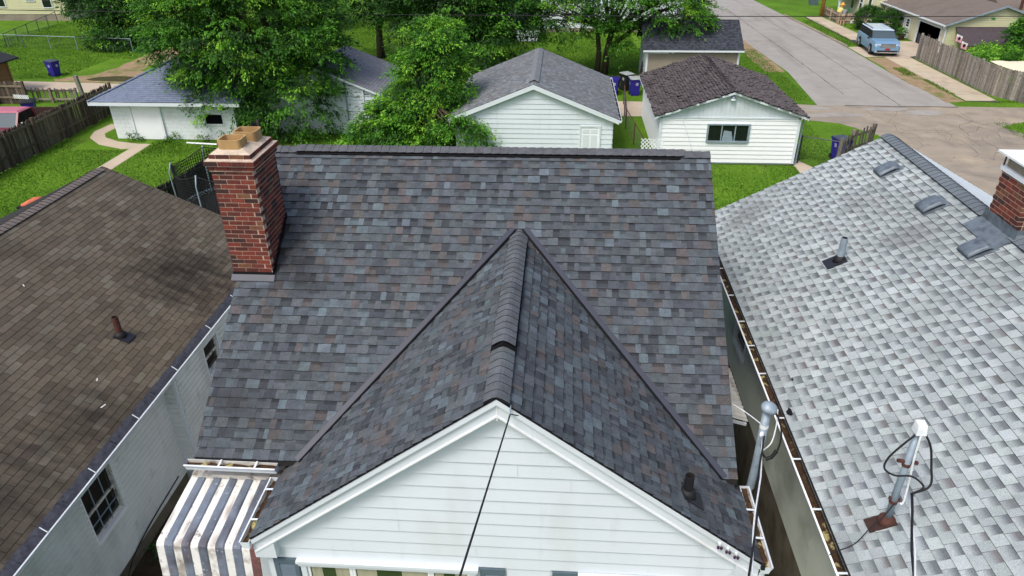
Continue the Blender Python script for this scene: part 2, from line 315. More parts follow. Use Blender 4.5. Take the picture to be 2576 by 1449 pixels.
# ---- shingles
MAINPAL = [(lin(83, 89, 94), 6), (lin(78, 83, 88), 5), (lin(68, 72, 77), 2.6), (lin(89, 86, 86), 2.8), (lin(93, 103, 109), 2.6), (lin(86, 91, 95), 4)]
def pick(pal):
    t = rnd(0, sum(w for _, w in pal))
    for c, w in pal:
        t -= w
        if t <= 0: return c
    return pal[-1][0]
def tabs(O, U, W, N, ulen, wlen, style, expo=0.1429, skip=None, umin=0.0):
    O, U, W, N = map(Vector, (O, U, W, N)); res = []
    nrow = int(math.ceil(wlen/expo))
    for r in range(nrow):
        w0 = r*expo; w1 = min(w0+expo*1.12, wlen)
        u = umin; first = True; k = r
        while u < ulen-0.004:
            if style == 'three':
                wd = 0.305
                if first: wd = 0.305 if r % 2 == 0 else 0.1525
                wd += rnd(-.002, .002)
            elif style == 'curl': wd = rnd(0.24, 0.33)
            elif style == 'far3':
                wd = 0.305 if not (first and r % 2) else 0.15
            else:
                wd = rnd(0.06, 0.195) if style == 'arch' else rnd(0.10, 0.19)
                if first: wd *= rnd(.4, 1)
            first = False; k += 1
            ue = min(u+wd, ulen)
            if ulen-ue < 0.04: ue = ulen
            if skip and skip((u+ue)/2, w0, u, ue): u = ue; continue
            gap = 0.0; tooth = 0.0; cu = None
            hlo = 0.015
            if style == 'arch':
                tooth = 0.006 if k % 2 else 0.0; c = jit(pick(MAINPAL), .10)
                if tooth == 0: c = tuple(x*0.9 for x in c)
                cols = [c]*4
                band = None
                if not tooth and rnd(0, 1) < .75: band = tuple(x*0.62 for x in c)
            elif style == 'light':
                tooth = 0.006 if k % 2 else 0.0; c = jit(lin(164, 172, 172) if rnd(0,1) < .6 else lin(151, 159, 159), .06)
                if tooth: c = tuple(min(.8, x*1.06) for x in c)
                band = None if tooth else jit(lin(106, 112, 115) if rnd(0,1) < .85 else lin(110, 108, 109), .14)
            elif style == 'three':
                gap = 0.006; hlo = 0.010; c = jit(pick([(lin(98, 90, 79), 5), (lin(91, 84, 73), 4), (lin(86, 78, 69), 2), (lin(105, 99, 88), 1.2)]), .07); band = None
            elif style == 'curl':
                gap = 0.01; hlo = 0.035+abs(random.gauss(0, .022)); c = jit(lin(88, 82, 82), .2); band = None
            elif style == 'bluegrey':
                hlo = 0.012; c = jit(lin(112, 122, 142), .09); band = None
            elif style == 'slate':
                hlo = 0.016; c = jit(lin(66, 70, 78) if rnd(0,1) < .6 else lin(54, 57, 63), .12); band = None
            elif style == 'far3':
                gap = .012; hlo = 0.014; c = jit(lin(126, 128, 134), .07); band = None
            elif style == 'greyb':
                hlo = 0.014; c = jit(pick([(lin(112, 116, 119), 5), (lin(100, 103, 106), 3), (lin(116, 114, 113), 1.5), (lin(126, 132, 136), 1.5)]), .08); band = None
            ua, ub = u+gap/2, ue-gap/2
            if style == 'curl':
                if u <= umin: ua -= rnd(0, .12)
                if ue >= ulen: ub += rnd(0, .12)
            h0 = hlo+tooth; l1 = l2 = 0.0
            if style == 'curl': l1, l2 = rnd(-.015, .03), rnd(-.015, .03); w0j = w0-rnd(0, .05)
            else: w0j = w0-rnd(0, .004) if style != 'light' else w0
            if style == 'arch' and tooth: w0j -= 0.004
            P = lambda uu, ww, hh: O+U*uu+W*ww+N*hh
            vs = [P(ua, w0j, h0+l1), P(ub, w0j, h0+l2), P(ub, w1, .002), P(ua, w1, .002), P(ua, w0j, 0), P(ub, w0j, 0)]
            if band is None:
                fs = [(0,1,2,3), (4,5,1,0), (4,0,3), (5,2,1)]; ms = [0,1,1,1]; cl = [c]*6
            else:
                t = rnd(.12, .40) if style == 'light' else rnd(.5, .68)
                wa = w0j+(w0+expo-w0j)*t; wb = w0j+(w0+expo-w0j)*min(1.0, t+(.55 if style == 'light' else .10))
                ha = h0+( .002-h0)*(wa-w0j)/(w1-w0j); hb = h0+(.002-h0)*(wb-w0j)/(w1-w0j)
                vs += [P(ua, wa, ha), P(ub, wa, ha), P(ua, wb, hb), P(ub, wb, hb)]
                fs = [(0,1,7,6), (6,7,9,8), (8,9,2,3), (4,5,1,0), (4,0,6,8,3), (5,2,9,7,1)]; ms = [0,0,0,1,1,1]
                cl = [c, c, band, band, c, c, c, c, band, band]
            res.append((vs, fs, ms, cl, (P((ua+ub)/2, w0+expo/2, 0)), (ub-ua)))
            u = ue
    return res
def emit_tabs(lists, owner, mname, nmax=300, name='shingle'):
    """lists: [(tabs, parent part)]; the ones that show largest become single objects, the rest one mesh per part"""
    allt = []
    for i, (ts, par) in enumerate(lists):
        for t in ts:
            q = project(t[4]); s = 0
            if q and 0.0 < q[0] < 1.0 and 0.0 < q[1] < 1.0: s = t[5]/(q[2]*q[2])
            allt.append((s, i, t))
    allt.sort(key=lambda a: -a[0])
    single = [a for a in allt[:nmax] if a[0] > 0]; rest = allt[len(single):]
    for s, i, t in single:
        MB().add(t[0], t[1], t[2], list(t[3])).build(name, [mname, 'asphalt_edge'], lists[i][1])
    mbs = {}
    for s, i, t in rest:
        mbs.setdefault(i, MB()).add(t[0], t[1], t[2], list(t[3]))
    for i, b in mbs.items():
        b.build(name+'_field', [mname, 'asphalt_edge'], lists[i][1], kind='stuff')

# ---- lap siding
def siding(parent, p0, p1, zb, ztop, mname, expo=0.2, prof=None, openings=(), single=True, lip=0.016, name='siding_board', seams=0.0, off=0.0, backing=True, cove=.995):
    """vertical wall from p0 to p1 (outside on the right of p0->p1); prof: list of (s,z) roof line, else flat at ztop"""
    p0, p1 = Vector((*p0, 0)), Vector((*p1, 0)); d = (p1-p0); L = d.length; d.normalize(); nrm = Vector((d.y, -d.x, 0))
    pr = prof or [(0, ztop), (L, ztop)]
    zmax = max(z for _, z in pr)
    def srange(z):
        ss = []
        for (a, za), (b, zb_) in zip(pr[:-1], pr[1:]):
            if za >= z: ss.append(a)
            if zb_ >= z: ss.append(b)
            if (za-z)*(zb_-z) < 0: ss.append(a+(b-a)*(z-za)/(zb_-za))
        return (min(ss), max(ss)) if ss else None
    joined = MB()
    z = zb+off
    if off > 0: z = zb+off-expo
    while z < zmax-0.01:
        z0, z1 = max(z, zb), min(z+expo, zmax)
        r0_, r1_ = srange(z0+1e-4), srange(z1-1e-4)
        if r0_ is None: break
        if r1_ is None: r1_ = ((r0_[0]+r0_[1])/2,)*2
        pieces = [(z0, z1, r0_[0], r0_[1], r1_[0], r1_[1])]
        for (sa, sb, za, zb2) in openings:
            new = []
            for (a0, a1, b0, b1, c0, c1) in pieces:
                if a1 <= za+1e-3 or a0 >= zb2-1e-3 or b1 <= sa or b0 >= sb: new.append((a0, a1, b0, b1, c0, c1)); continue
                if b0 < sa: new.append((a0, a1, b0, sa, c0, sa))
                if b1 > sb: new.append((a0, a1, sb, b1, sb, c1))
                if a0 < za-0.01: new.append((a0, za, sa, sb, sa, sb))
                if a1 > zb2+0.01: new.append((zb2, a1, sa, sb, sa, sb))
            pieces = new
        if seams and rnd(0, 1) < seams:
            new = []
            for q in pieces:
                if q[3]-q[2] > 2.5 and q[5]-q[4] > 1.5:
                    x = rnd(max(q[2], q[4])+.6, min(q[3], q[5])-.6)
                    new += [(q[0], q[1], q[2], x-.0015, q[4], x-.0015), (q[0], q[1], x+.0015, q[3], x+.0015, q[5])]
                else: new.append(q)
            pieces = new
        for (a0, a1, b0, b1, c0, c1) in pieces:
            P = lambda s, zz, o: p0+d*s+nrm*o+Vector((0, 0, zz))
            k_ = cove if cove < .95 else .5; mo_ = lip*.86 if cove < .95 else (lip+.002)/2; zm_ = a0+(a1-a0)*k_; e0, e1 = b0+(c0-b0)*k_, b1+(c1-b1)*k_
            vs = [P(b0, a0, lip), P(b1, a0, lip), P(c1, a1, .002), P(c0, a1, .002), P(b0, a0, 0), P(b1, a0, 0), P(c1, a1, 0), P(c0, a1, 0), P(e0, zm_, mo_), P(e1, zm_, mo_)]
            fs = [(0,1,9,8), (8,9,2,3), (4,5,1,0), (0,8,3,7,4), (1,5,6,2,9)]
            if single: MB().add(vs, fs).build(name, mname, parent)
            else: joined.add(vs, fs)
        z += expo
    if not single: joined.build(name+'_field', mname, parent, kind='stuff')
    if backing:
        b = MB(); vs = [p0+Vector((0,0,zb)), p1+Vector((0,0,zb))]+[p0+d*s+Vector((0,0,zz)) for s, zz in pr[::-1]]
        vs2 = [v-nrm*0.1 for v in vs]; n_ = len(vs)
        b.add(vs+vs2, [tuple(range(n_)), tuple(range(2*n_-1, n_-1, -1))]+[(i, i+n_, (i+1) % n_+n_, (i+1) % n_) for i in range(n_)])
        return b
def slab(poly, z, t=0.02, m=0):
    b = MB(); n_ = len(poly)
    b.add([(x, y, z) for x, y in poly]+[(x, y, z-t) for x, y in poly], [tuple(range(n_))]+[(i, i+n_, (i+1) % n_+n_, (i+1) % n_) for i in range(n_)], m)
    return b
def roof_deck(x0, x1, y0, y1, prof_axis, ze, zr, t=0.09):
    """gable roof deck prism; prof_axis 'x': ridge runs along y, 'y': ridge runs along x"""
    b = MB()
    if prof_axis == 'x':
        xm = (x0+x1)/2; pts = [(x0, ze), (xm, zr), (x1, ze), (x1, ze-t), (xm, zr-t), (x0, ze-t)]
        A = [(x, y0, z) for x, z in pts]; B = [(x, y1, z) for x, z in pts]
    else:
        ym = (y0+y1)/2; pts = [(y0, ze), (ym, zr), (y1, ze), (y1, ze-t), (ym, zr-t), (y0, ze-t)]
        A = [(x1, y, z) for y, z in pts]; B = [(x0, y, z) for y, z in pts]
    b.add(A+B, [(0,5,4,1), (1,4,3,2), (6,7,10,11), (7,8,9,10)]+[(i, (i+1) % 6, (i+1) % 6+6, i+6) for i in range(6)])
    return b
def gutter(parent, p, q, inward, w=0.12, h=0.11, mats=('white_trim', 'dirty_white'), hang=0.6, name='gutter', debris=None):
    """open trough; p,q outer top edge ends; inward = unit vector towards the wall"""
    p, q, i = Vector(p), Vector(q), Vector(inward); dz = Vector((0,0,1)); L = (q-p).length; d = (q-p)/L
    t = .008
    def P(k, a, b): return (p if k == 0 else q)+i*a+dz*b
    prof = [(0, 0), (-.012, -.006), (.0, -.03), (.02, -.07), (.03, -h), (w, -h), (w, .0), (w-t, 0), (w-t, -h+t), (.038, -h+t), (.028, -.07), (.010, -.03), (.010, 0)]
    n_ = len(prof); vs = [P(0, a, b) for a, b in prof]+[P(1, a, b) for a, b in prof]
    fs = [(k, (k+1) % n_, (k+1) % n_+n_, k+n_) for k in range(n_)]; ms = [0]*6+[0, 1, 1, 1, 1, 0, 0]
    b = MB(); b.add(vs, fs, ms)
    for e in (0, 1):
        b.add([P(e, .0, 0), P(e, .03, -h), P(e, w, -h), P(e, w, 0)], [(0,1,2,3)], 0)
    g = b.build(name, list(mats), parent)
    if debris:
        D = MB(); n2 = max(2, int(L/.08)); vs = []
        for k in range(n2+1):
            c = p+d*(L*k/n2)
            for a in (.02, .06, w-.01): vs.append(c+i*a+dz*(-h*.45+rnd(-.02, .02)))
        D.add(vs, [(3*k+j, 3*k+3+j, 3*k+4+j, 3*k+1+j) for k in range(n2) for j in (0, 1)]); D.build('leaf_debris', debris, g)
    if hang:
        s = rnd(.2, .5)
        while s < L:
            c = p+d*s
            MB().bar(c+i*.0+dz*.004, c+i*w+dz*.012, .028, .006).build('hanger', 'white_trim', g); s += hang*rnd(.8, 1.2)
    return g
# ================================================================== SETTING
def ground():
    xs = sorted(set([-900, -500, -250, -150, -100]+list(range(-80, 81, 4))+[100, 150, 250, 500, 900]))
    ys = sorted(set([-300, -100, -40, -20, -8, 0, 4, 8, 12]+[14+i for i in range(0, 13)]+list(range(28, 120, 4))+[130, 160, 220, 320, 500, 900]))
    vs = [(x, y, gz(y)) for y in ys for x in xs]; nx = len(xs)
    fs = [(j*nx+i, j*nx+i+1, (j+1)*nx+i+1, (j+1)*nx+i) for j in range(len(ys)-1) for i in range(nx-1)]
    MB().add(vs, fs).build('ground', 'lawn', kind='structure')
ground()
def sheet(name, poly, mname, lift=0.004, **kw):
    return slab(poly, GZ+lift, 0.06).build(name, mname, kind='structure', **kw)
def wobble(pts, amp=.25, n=5):
    out = []
    for (a, b) in zip(pts, pts[1:]+pts[:1]):
        for k in range(n):
            t = k/n; x = a[0]+(b[0]-a[0])*t; y = a[1]+(b[1]-a[1])*t
            out.append((x+(rnd(-amp, amp) if k else 0), y+(rnd(-amp, amp) if k else 0)))
    return out
# street (runs away from the camera), old concrete crossing, alley
road = sheet('road', [(15.2, 43.3), (23.2, 43.3), (22.7, 50), (22.75, 60), (22.2, 74), (21.4, 90), (21.2, 160), (14.0, 160), (14.8, 80), (15.3, 62), (15.8, 52)], 'tarmac', .010)
sheet('crossing', [(16.5, 12), (40, 12), (40, 40.6), (26.8, 43.2), (23.2, 43.3), (15.2, 43.3), (13.6, 43.6), (13.4, 40.3), (15.3, 39.6), (16.6, 37.6), (16.5, 30)], 'old_concrete', .006)
alley = sheet('alley', [(-90, 51.0), (-38, 45.4), (-29, 44.6), (-12, 42.8), (3.4, 40.6), (13.5, 40.4), (13.7, 43.6), (3.6, 43.8), (-12, 45.2), (-29, 47.1), (-38, 47.7), (-90, 53.5)], 'alley_concrete', .008)
def crack(pts, w, z, parent, name='crack'):
    pts2 = []
    for (a, b) in zip(pts[:-1], pts[1:]):
        n_ = max(2, int(math.hypot(b[0]-a[0], b[1]-a[1])/.5))
        for k in range(n_):
            t = k/n_; pts2.append((a[0]+(b[0]-a[0])*t+rnd(-.04, .04), a[1]+(b[1]-a[1])*t+rnd(-.04, .04)))
    pts2.append(pts[-1]); vs = []
    for i, p in enumerate(pts2):
        q = pts2[min(i+1, len(pts2)-1)]; o = pts2[max(i-1, 0)]
        dx, dy = q[0]-o[0], q[1]-o[1]; L = math.hypot(dx, dy) or 1; ww = w*rnd(.5, 1.3)/2
        vs += [(p[0]-dy/L*ww, p[1]+dx/L*ww, z), (p[0]+dy/L*ww, p[1]-dx/L*ww, z)]
    MB().add(vs, [(2*i, 2*i+1, 2*i+3, 2*i+2) for i in range(len(pts2)-1)]).build(name, 'crack', parent)
for pts in [[(17.6, 46.0), (17.5, 60), (17.2, 80)], [(20.0, 43.4), (20.1, 60), (19.6, 80)]]: crack(pts, .05, GZ+.0145, road)
crack([(16.8, 43.35), (19.5, 43.2), (23.2, 43.15)], .09, GZ+.0145, road)
crossing = bpy.data.objects['crossing']
random.seed(21)
for k in range(70):
    x, y = rnd(16.8, 27), rnd(27, 42.5); a = rnd(0, math.pi); pts = [(x, y)]
    for j in range(random.randint(3, 7)):
        a += rnd(-.7, .7); x += math.cos(a)*rnd(.5, 1.1); y += math.sin(a)*rnd(.5, 1.1)
        if not (16.9 < x < 30 and 14 < y < 42.6): break
        pts.append((x, y))
    if len(pts) > 2: crack(pts, rnd(.008, .02), GZ+.0105, crossing)
for k in range(9):
    x, y = rnd(13.8, 21), rnd(40.8, 42.8); poly = [(x+rnd(.4, 1.1)*1.3*math.cos(t), y+rnd(.2, .42)*math.sin(t)) for t in [i*math.pi/5 for i in range(10)]]
    slab(poly, GZ+.0118+k*.0006, .004).build('asphalt_patch', 'tarmac', crossing)
# pavement slabs and verge on the far side of the street
walk = sheet('pavement', [(24.3, 44.6), (26.2, 44.2), (26.3, 57), (28.8, 57.5), (28.9, 62), (25.6, 64), (25.3, 76), (23.7, 76), (23.9, 63), (24.6, 57)], 'crack', .012)
y = 44.6
while y < 75.5:
    ln = 1.5
    xa, xb = (24.32-.03*(y-57)*(y > 57)*.8, 26.15-.045*(y-57)*(y > 57)*.9) if y < 57 or y > 63 else (24.5, 25.95)
    c = jit(lin(184, 170, 148), .08)
    slab([(xa, y+.02), (xb, y+.02), (xb, y+ln-.02), (xa, y+ln-.02)], GZ+.022+rnd(0, .006), .03).add([], []).build('paving_slab', 'walk_concrete', walk)
    me = walk.children[-1].data if walk.children else None
    y += ln
for o in walk.children:
    me = o.data; at = me.color_attributes.new('col', 'FLOAT_COLOR', 'POINT'); c = jit(lin(184, 170, 148), .08)
    at.data.foreach_set('color', np.tile(np.array([*c, 1], dtype=np.float32), len(me.vertices)))
drv = sheet('driveway', [(22.9, 57.2), (24.4, 57.3), (26.1, 57.3), (29.0, 58.8), (29.0, 63.6), (26.0, 63.6), (24.2, 61.3), (22.9, 61.0)], 'alley_concrete', .016)
sheet('verge_dirt', wobble([(23.0, 44.0), (24.2, 44.5), (24.3, 50), (24.5, 56.8), (22.95, 57.0), (22.75, 50)], .12), 'dirt', .013)
b = MB()
for ya, yb in [(61.2, 65), (65.05, 69), (69.05, 73), (73.05, 77)]:
    xa = 22.75-.05*(ya-61); xb = 22.75-.05*(yb-61)
    MB().hexa([(xa, ya, GZ), (xa+.18, ya, GZ), (xb+.18, yb, GZ), (xb, yb, GZ)], [(xa+.02, ya, GZ+.13), (xa+.18, ya, GZ+.13), (xb+.18, yb, GZ+.13), (xb+.02, yb, GZ+.13)]).build('kerb_stone', 'old_concrete', drv)
# yard path, dirt drive, puddle, side passages
def loose(name, c, mname, lift, parent=None):
    return slab(c, GZ+lift, .05).build(name, mname, kind='structure')
loose('path', [(-21.9, 30.4), (-21.1, 30.4), (-21.2, 34.5), (-21.9, 34.5)], 'alley_concrete', .012)
loose('path', [(-21.6, 33.75), (-22.31, 33.65), (-23.87, 34.29), (-25.03, 35.38), (-25.45, 36.49), (-25.3, 37.9), (-24.6, 37.9), (-24.65, 36.17), (-24.21, 35.49), (-23.16, 34.85), (-21.6, 34.43)], 'alley_concrete', .008)
loose('dirt_drive', wobble([(-35.5, 48.3), (-33.5, 49.6), (-32.9, 52), (-33.2, 58.5), (-32, 63), (-29.5, 62), (-30.6, 55), (-30.8, 51.2), (-28, 48.6), (-28.5, 47.4), (-35, 47.6)], .22), 'dirt', .005)
loose('gravel_edge', wobble([(14.3, 52), (15.6, 52), (15.4, 62), (14.9, 72), (13.6, 72), (13.9, 62)], .15), 'dirt', .005)
loose('grass_corner', wobble([(23.7, 39.2), (26, 40.7), (34, 40), (34, 36), (24.6, 37.2)], .12), 'lawn', .012)
loose('puddle', wobble([(-33.2, 48.35), (-32.6, 49.0), (-31.4, 49.35), (-30.2, 49.2), (-29.2, 48.5), (-29.6, 47.85), (-31.0, 47.75), (-32.4, 47.95)], .05, 3), 'water', .012)
slab([(-7.4, -3), (-4.2, -3), (-4.2, 15), (-7.4, 15)], .008, .05).build('passage_ground', 'side_dirt', kind='structure')
slab([(1.8, -3), (4.2, -3), (4.2, 17), (1.8, 17)], .008, .05).build('passage_ground', 'side_dirt', kind='structure')
loose('garage_walk', [(10.95, 30.2), (12.1, 29.4), (12.1, 31.6), (11.3, 33.4), (10.95, 33.4)], 'alley_concrete', .010)

# ================================================================== MAIN HOUSE
T1 = 0.6976; C1 = 1/math.sqrt(1+T1*T1); S1 = T1*C1
EY, EZ, RY, RZ_, XL, XR = 7.05, 3.42, 11.333, 6.408, -4.90, 2.43
TG = 0.751; CG = 1/math.sqrt(1+TG*TG); SG = TG*CG
GX, GZR, GY = -0.60, 5.53, 5.90; GXL, GXR = -3.70, 2.50; GEZ = GZR-TG*3.10
house = thing('shingled_house', 'white sided house with a new dark multi-tone shingle roof and front cross gable', 'house', (-1.2, 9.5, 0))
body = MB(); body.box(XL+.28, XR-.2, EY+.35, 15.2, 0, EZ-.05)
body.box(GXL+.3, GXR-.3, GY+.17, EY+1.5, 0, GEZ-.1)
wall = body.build('wall', 'white_siding', house)
roof = MB().add([(XL, EY, EZ), (XR, EY, EZ), (XR, RY, RZ_), (XL, RY, RZ_), (XL, 2*RY-EY, EZ), (XR, 2*RY-EY, EZ),
                 (XL, EY, EZ-.1), (XR, EY, EZ-.1), (XR, RY, RZ_-.1), (XL, RY, RZ_-.1), (XL, 2*RY-EY, EZ-.1), (XR, 2*RY-EY, EZ-.1)],
                [(0,1,2,3), (3,2,5,4), (6,9,8,7), (9,10,11,8), (0,6,7,1), (4,5,11,10), (0,3,9,6), (3,4,10,9), (1,7,8,2), (2,8,11,5)]).build('roof', 'deck', house)
VY = EY+(GZR-EZ)/T1
groof = MB().add([(GXL, GY, GEZ), (GX, GY, GZR), (GXR, GY, GEZ), (GXL, GY, GEZ-.06), (GX, GY, GZR-.06), (GXR, GY, GEZ-.06),
                  (GXL, EY+.1, GEZ), (GX, VY+.2, GZR), (GXR, EY+.1, GEZ)], [(0,3,4,1), (1,4,5,2), (0,1,7,6), (1,2,8,7)]).build('gable_roof', 'deck', house)
# main plane: drop what lies under the gable
def hid_main(u, w0, a, b):
    x, z = XL+u, EZ+w0*S1
    return z+.1 < GZR-TG*abs(x-GX)-.12 and GXL < x < GXR
mt = tabs((XL, EY, EZ), (1,0,0), (0,C1,S1), (0,-S1,C1), XR-XL, (RY-EY)/C1-.02, 'arch', skip=hid_main)
# chimney sits on the roof: drop covered tabs
mt = [t for t in mt if not (-4.97 < t[4].x < -4.3 and 9.38 < t[4].y < 10.15)]
Lg = 3.1/CG
def hid_g(side):
    def f(u, w0, a, b):
        y = (VY-u) if side < 0 else GY+u
        z = GEZ+w0*SG
        return z < EZ+(y-EY)*T1-.12 and y > EY
    return f
gl = tabs((GXL, VY, GEZ), (0,-1,0), (CG,0,SG), (-SG,0,CG), VY-GY, Lg-.02, 'arch', skip=hid_g(-1))
gr_ = tabs((GXR, GY, GEZ), (0,1,0), (-CG,0,SG), (SG,0,CG), VY-GY, Lg-.02, 'arch', skip=hid_g(1))
emit_tabs([(mt, roof), (gl, groof), (gr_, groof)], house, 'shingle_main')
# rear slope shingles, plain courses joined
rb = MB()
for r in range(36):
    w = r*.1429
    y0_, z0_ = 2*RY-EY-w*C1, EZ+w*S1; y1_, z1_ = y0_-.16*C1, z0_+.16*S1
    rb.add([(XL, y0_, z0_+.014), (XR, y0_, z0_+.014), (XR, y1_, z1_+.002), (XL, y1_, z1_+.002)], [(1,0,3,2)], 0, lin(84, 84, 90))
rb.build('shingle_course_field', 'shingle_main', roof, kind='stuff')
# ridge caps
def cap_piece(p, axis, length, half, tan, lift, thick, col, parent, name='ridge_cap', mname='shingle_main', tiltdir=1, nseg=6, rnd_r=.05):
    """bent cap; p ridge point, axis unit along ridge"""
    p, a = Vector(p), Vector(axis); side = a.cross(Vector((0,0,1))).normalized()
    prof = []
    for k in range(nseg+1):
        s = -half+2*half*k/nseg; drop = tan*(math.sqrt(s*s+rnd_r*rnd_r)-rnd_r)
        prof.append((s, -drop))
    vs = []
    for e, l2 in ((0, lift+thick), (length*1.15, lift)):
        for s, d in prof: vs.append(p+a*e+side*s+Vector((0,0,d+l2)))
    for s, d in prof: vs.append(p+side*s+Vector((0,0,d+lift-.004)))
    n_ = nseg+1
    fs = [(k, k+1, n_+k+1, n_+k) for k in range(nseg)]+[(2*n_+k, 2*n_+k+1, k+1, k) for k in range(nseg)]
    fs += [(0, n_, 2*n_), (nseg, 2*n_+nseg, n_+nseg)]
    ms = [0]*nseg+[1]*nseg+[1, 1]
    MB().add(vs, fs, ms, [col]*len(vs)).build(name, [mname, 'asphalt_edge'], parent)
x = XR
while x > XL+.02:
    vent = -4.39 < x-.07 < 1.96
    cap_piece((x, RY, RZ_+.012), (-1,0,0), .142, .135, T1, .026 if vent else 0.0, .010, jit(lin(88, 90, 94), .07), roof)
    x -= .142
rv = MB()
for sgn in (-1, 1):
    rv.add([(-4.39, RY+sgn*.145, RZ_-.145*T1+.012), (1.95, RY+sgn*.145, RZ_-.145*T1+.012), (1.95, RY+sgn*.145, RZ_-.145*T1+.035), (-4.39, RY+sgn*.145, RZ_-.145*T1+.035),
            (1.95, RY, RZ_+.035), (-4.39, RY, RZ_+.035), (1.95, RY, RZ_), (-4.39, RY, RZ_)], [(0,1,2,3), (3,2,4,5), (1,6,4,2), (0,3,5,7)])
rv.build('ridge_vent', 'asphalt_edge', roof)
y = GY-.01
while y < VY-.05:
    vent = 6.82 < y+.07 < 9.75
    cap_piece((GX, y, GZR+.012), (0,1,0), .142, .14, TG, .05 if vent else 0.0, .008, jit(lin(92, 96, 100), .07), groof)
    y += .142
rv = MB()
for sgn in (-1, 1):
    rv.add([(GX+sgn*.15, 6.84, GZR-.15*TG+.012), (GX+sgn*.15, 9.75, GZR-.15*TG+.012), (GX+sgn*.15, 9.75, GZR-.15*TG+.058), (GX+sgn*.15, 6.84, GZR-.15*TG+.058),
            (GX, 9.75, GZR+.058), (GX, 6.84, GZR+.058), (GX, 9.75, GZR), (GX, 6.84, GZR)], [(0,1,2,3), (3,2,4,5), (1,6,4,2), (0,3,5,7)])
rv.build('ridge_vent', 'asphalt_edge', groof)
# valley flashing: metal strip on the main plane beside each valley, dark return on the gable side
for sx, ex in ((-1, GXL), (1, GXR)):
    xe = GX+sx*(GZR-EZ)/TG
    a = Vector((GX+sx*.06, VY, GZR)); bb = Vector((xe+sx*.02, EY-.01, EZ-.01))
    N1 = Vector((0, -S1, C1)); d = (bb-a).normalized(); outw = N1.cross(d)*(1 if sx < 0 else -1)
    if outw.x*sx < 0: outw = -outw
    N2 = Vector((sx*SG, 0, CG)); inn = N2.cross(d); 
    if inn.x*sx > 0: inn = -inn
    h1, h2 = N1*.026, N2*.024
    b = MB(); w1, w2 = .085, .045
    ridge = (N1+N2).normalized()*.035
    b.add([a+h1+outw*.01, bb+h1+outw*.01, bb+h1+outw*w1, a+h1+outw*w1, bb+outw*w1, a+outw*w1, a+h1*.2+outw*.01, bb+h1*.2+outw*.01], [(0,1,2,3), (3,2,4,5), (0,6,7,1)])
    o = b.build('valley_flashing', 'valley_metal', roof)
    b = MB(); b.add([a+h2+inn*.005, bb+h2+inn*.005, bb+h2+inn*w2, a+h2+inn*w2, bb+inn*w2, a+inn*w2], [(0,1,2,3), (3,2,4,5)])
    b.build('valley_trough', 'tar', groof)
# gable front: siding boards, fascia, trim
def gpr(z): return (GZR-.05-z)/TG
fw = MB(); FX0, FX1, FY = GXL+.09, GXR-.15, GY+.16
Lf = FX1-FX0
prof = [(0, GZR-TG*(GX-FX0)-.02), (GX-FX0, GZR-.02), (Lf, GZR-TG*(FX1-GX)-.02)]
W0, W1 = (max(0, -3.56-FX0), -0.53-FX0, 1.32, 2.735), (0.02-FX0, 2.02-FX0, 1.32, 2.735)
front = MB().box(FX0+.05, FX1-.05, FY+.02, FY+.1, 0, 3.0).build('front_wall', 'white_siding', house)
bk = siding(front, (FX0, FY), (FX1, FY), 0.38, 9, 'white_siding', .1955, prof, openings=(W0, W1), off=(4.873-.38) % .1955, lip=.024, seams=.45)
bk.build('sheathing', 'white_siding', front)
for sx in (-1, 1):
    # rake: drip edge, wide fascia and lower bead
    for (t0, t1, yo, dz0, dz1, nm, mm) in ((0, 1, -.012, -.008, -.001, 'drip_edge', 'asphalt_edge'), (0, 1, -.006, -.075, -.0085, 'rake_cap', 'white_trim'), (0, 1, .03, -.20, -.07, 'rake_board', 'white_trim'), (0, 1, .018, -.222, -.201, 'rake_bead', 'white_bright')):
        e = 3.10-.005
        pa, pb = (GX, GZR), (GX+sx*e, GZR-TG*e)
        k = 1/CG
        vs = []
        for (x_, z_) in (pa, pb):
            for dz in (dz0, dz1): vs += [(x_, GY+yo, z_+dz*k), (x_, GY+.15, z_+dz*k)]
        fs = [(0,4,6,2), (2,6,7,3), (0,1,5,4), (4,5,7,6), (1,3,7,5)]
        MB().add(vs, fs).build(nm, mm, front)
MB().box(GX-.006, GX+.006, GY+.024, GY+.05, GZR-.33, GZR-.09).build('apex_seam', 'white_bright', front)
for sx, xe in ((-1, GXL), (1, GXR)):
    b = MB(); xa, xb = (xe, xe+.27) if sx < 0 else (xe-.27, xe)
    b.box(xa, xb, GY+.028, GY+.16, GEZ-.36, GEZ-.10); b.build('eave_return', 'white_trim', front)
for xc in (FX0+.03, FX1-.03): MB().box(xc-.035, xc+.035, FY-.035, FY+.02, .38, GEZ-.2).build('corner_post', 'white_trim', front)
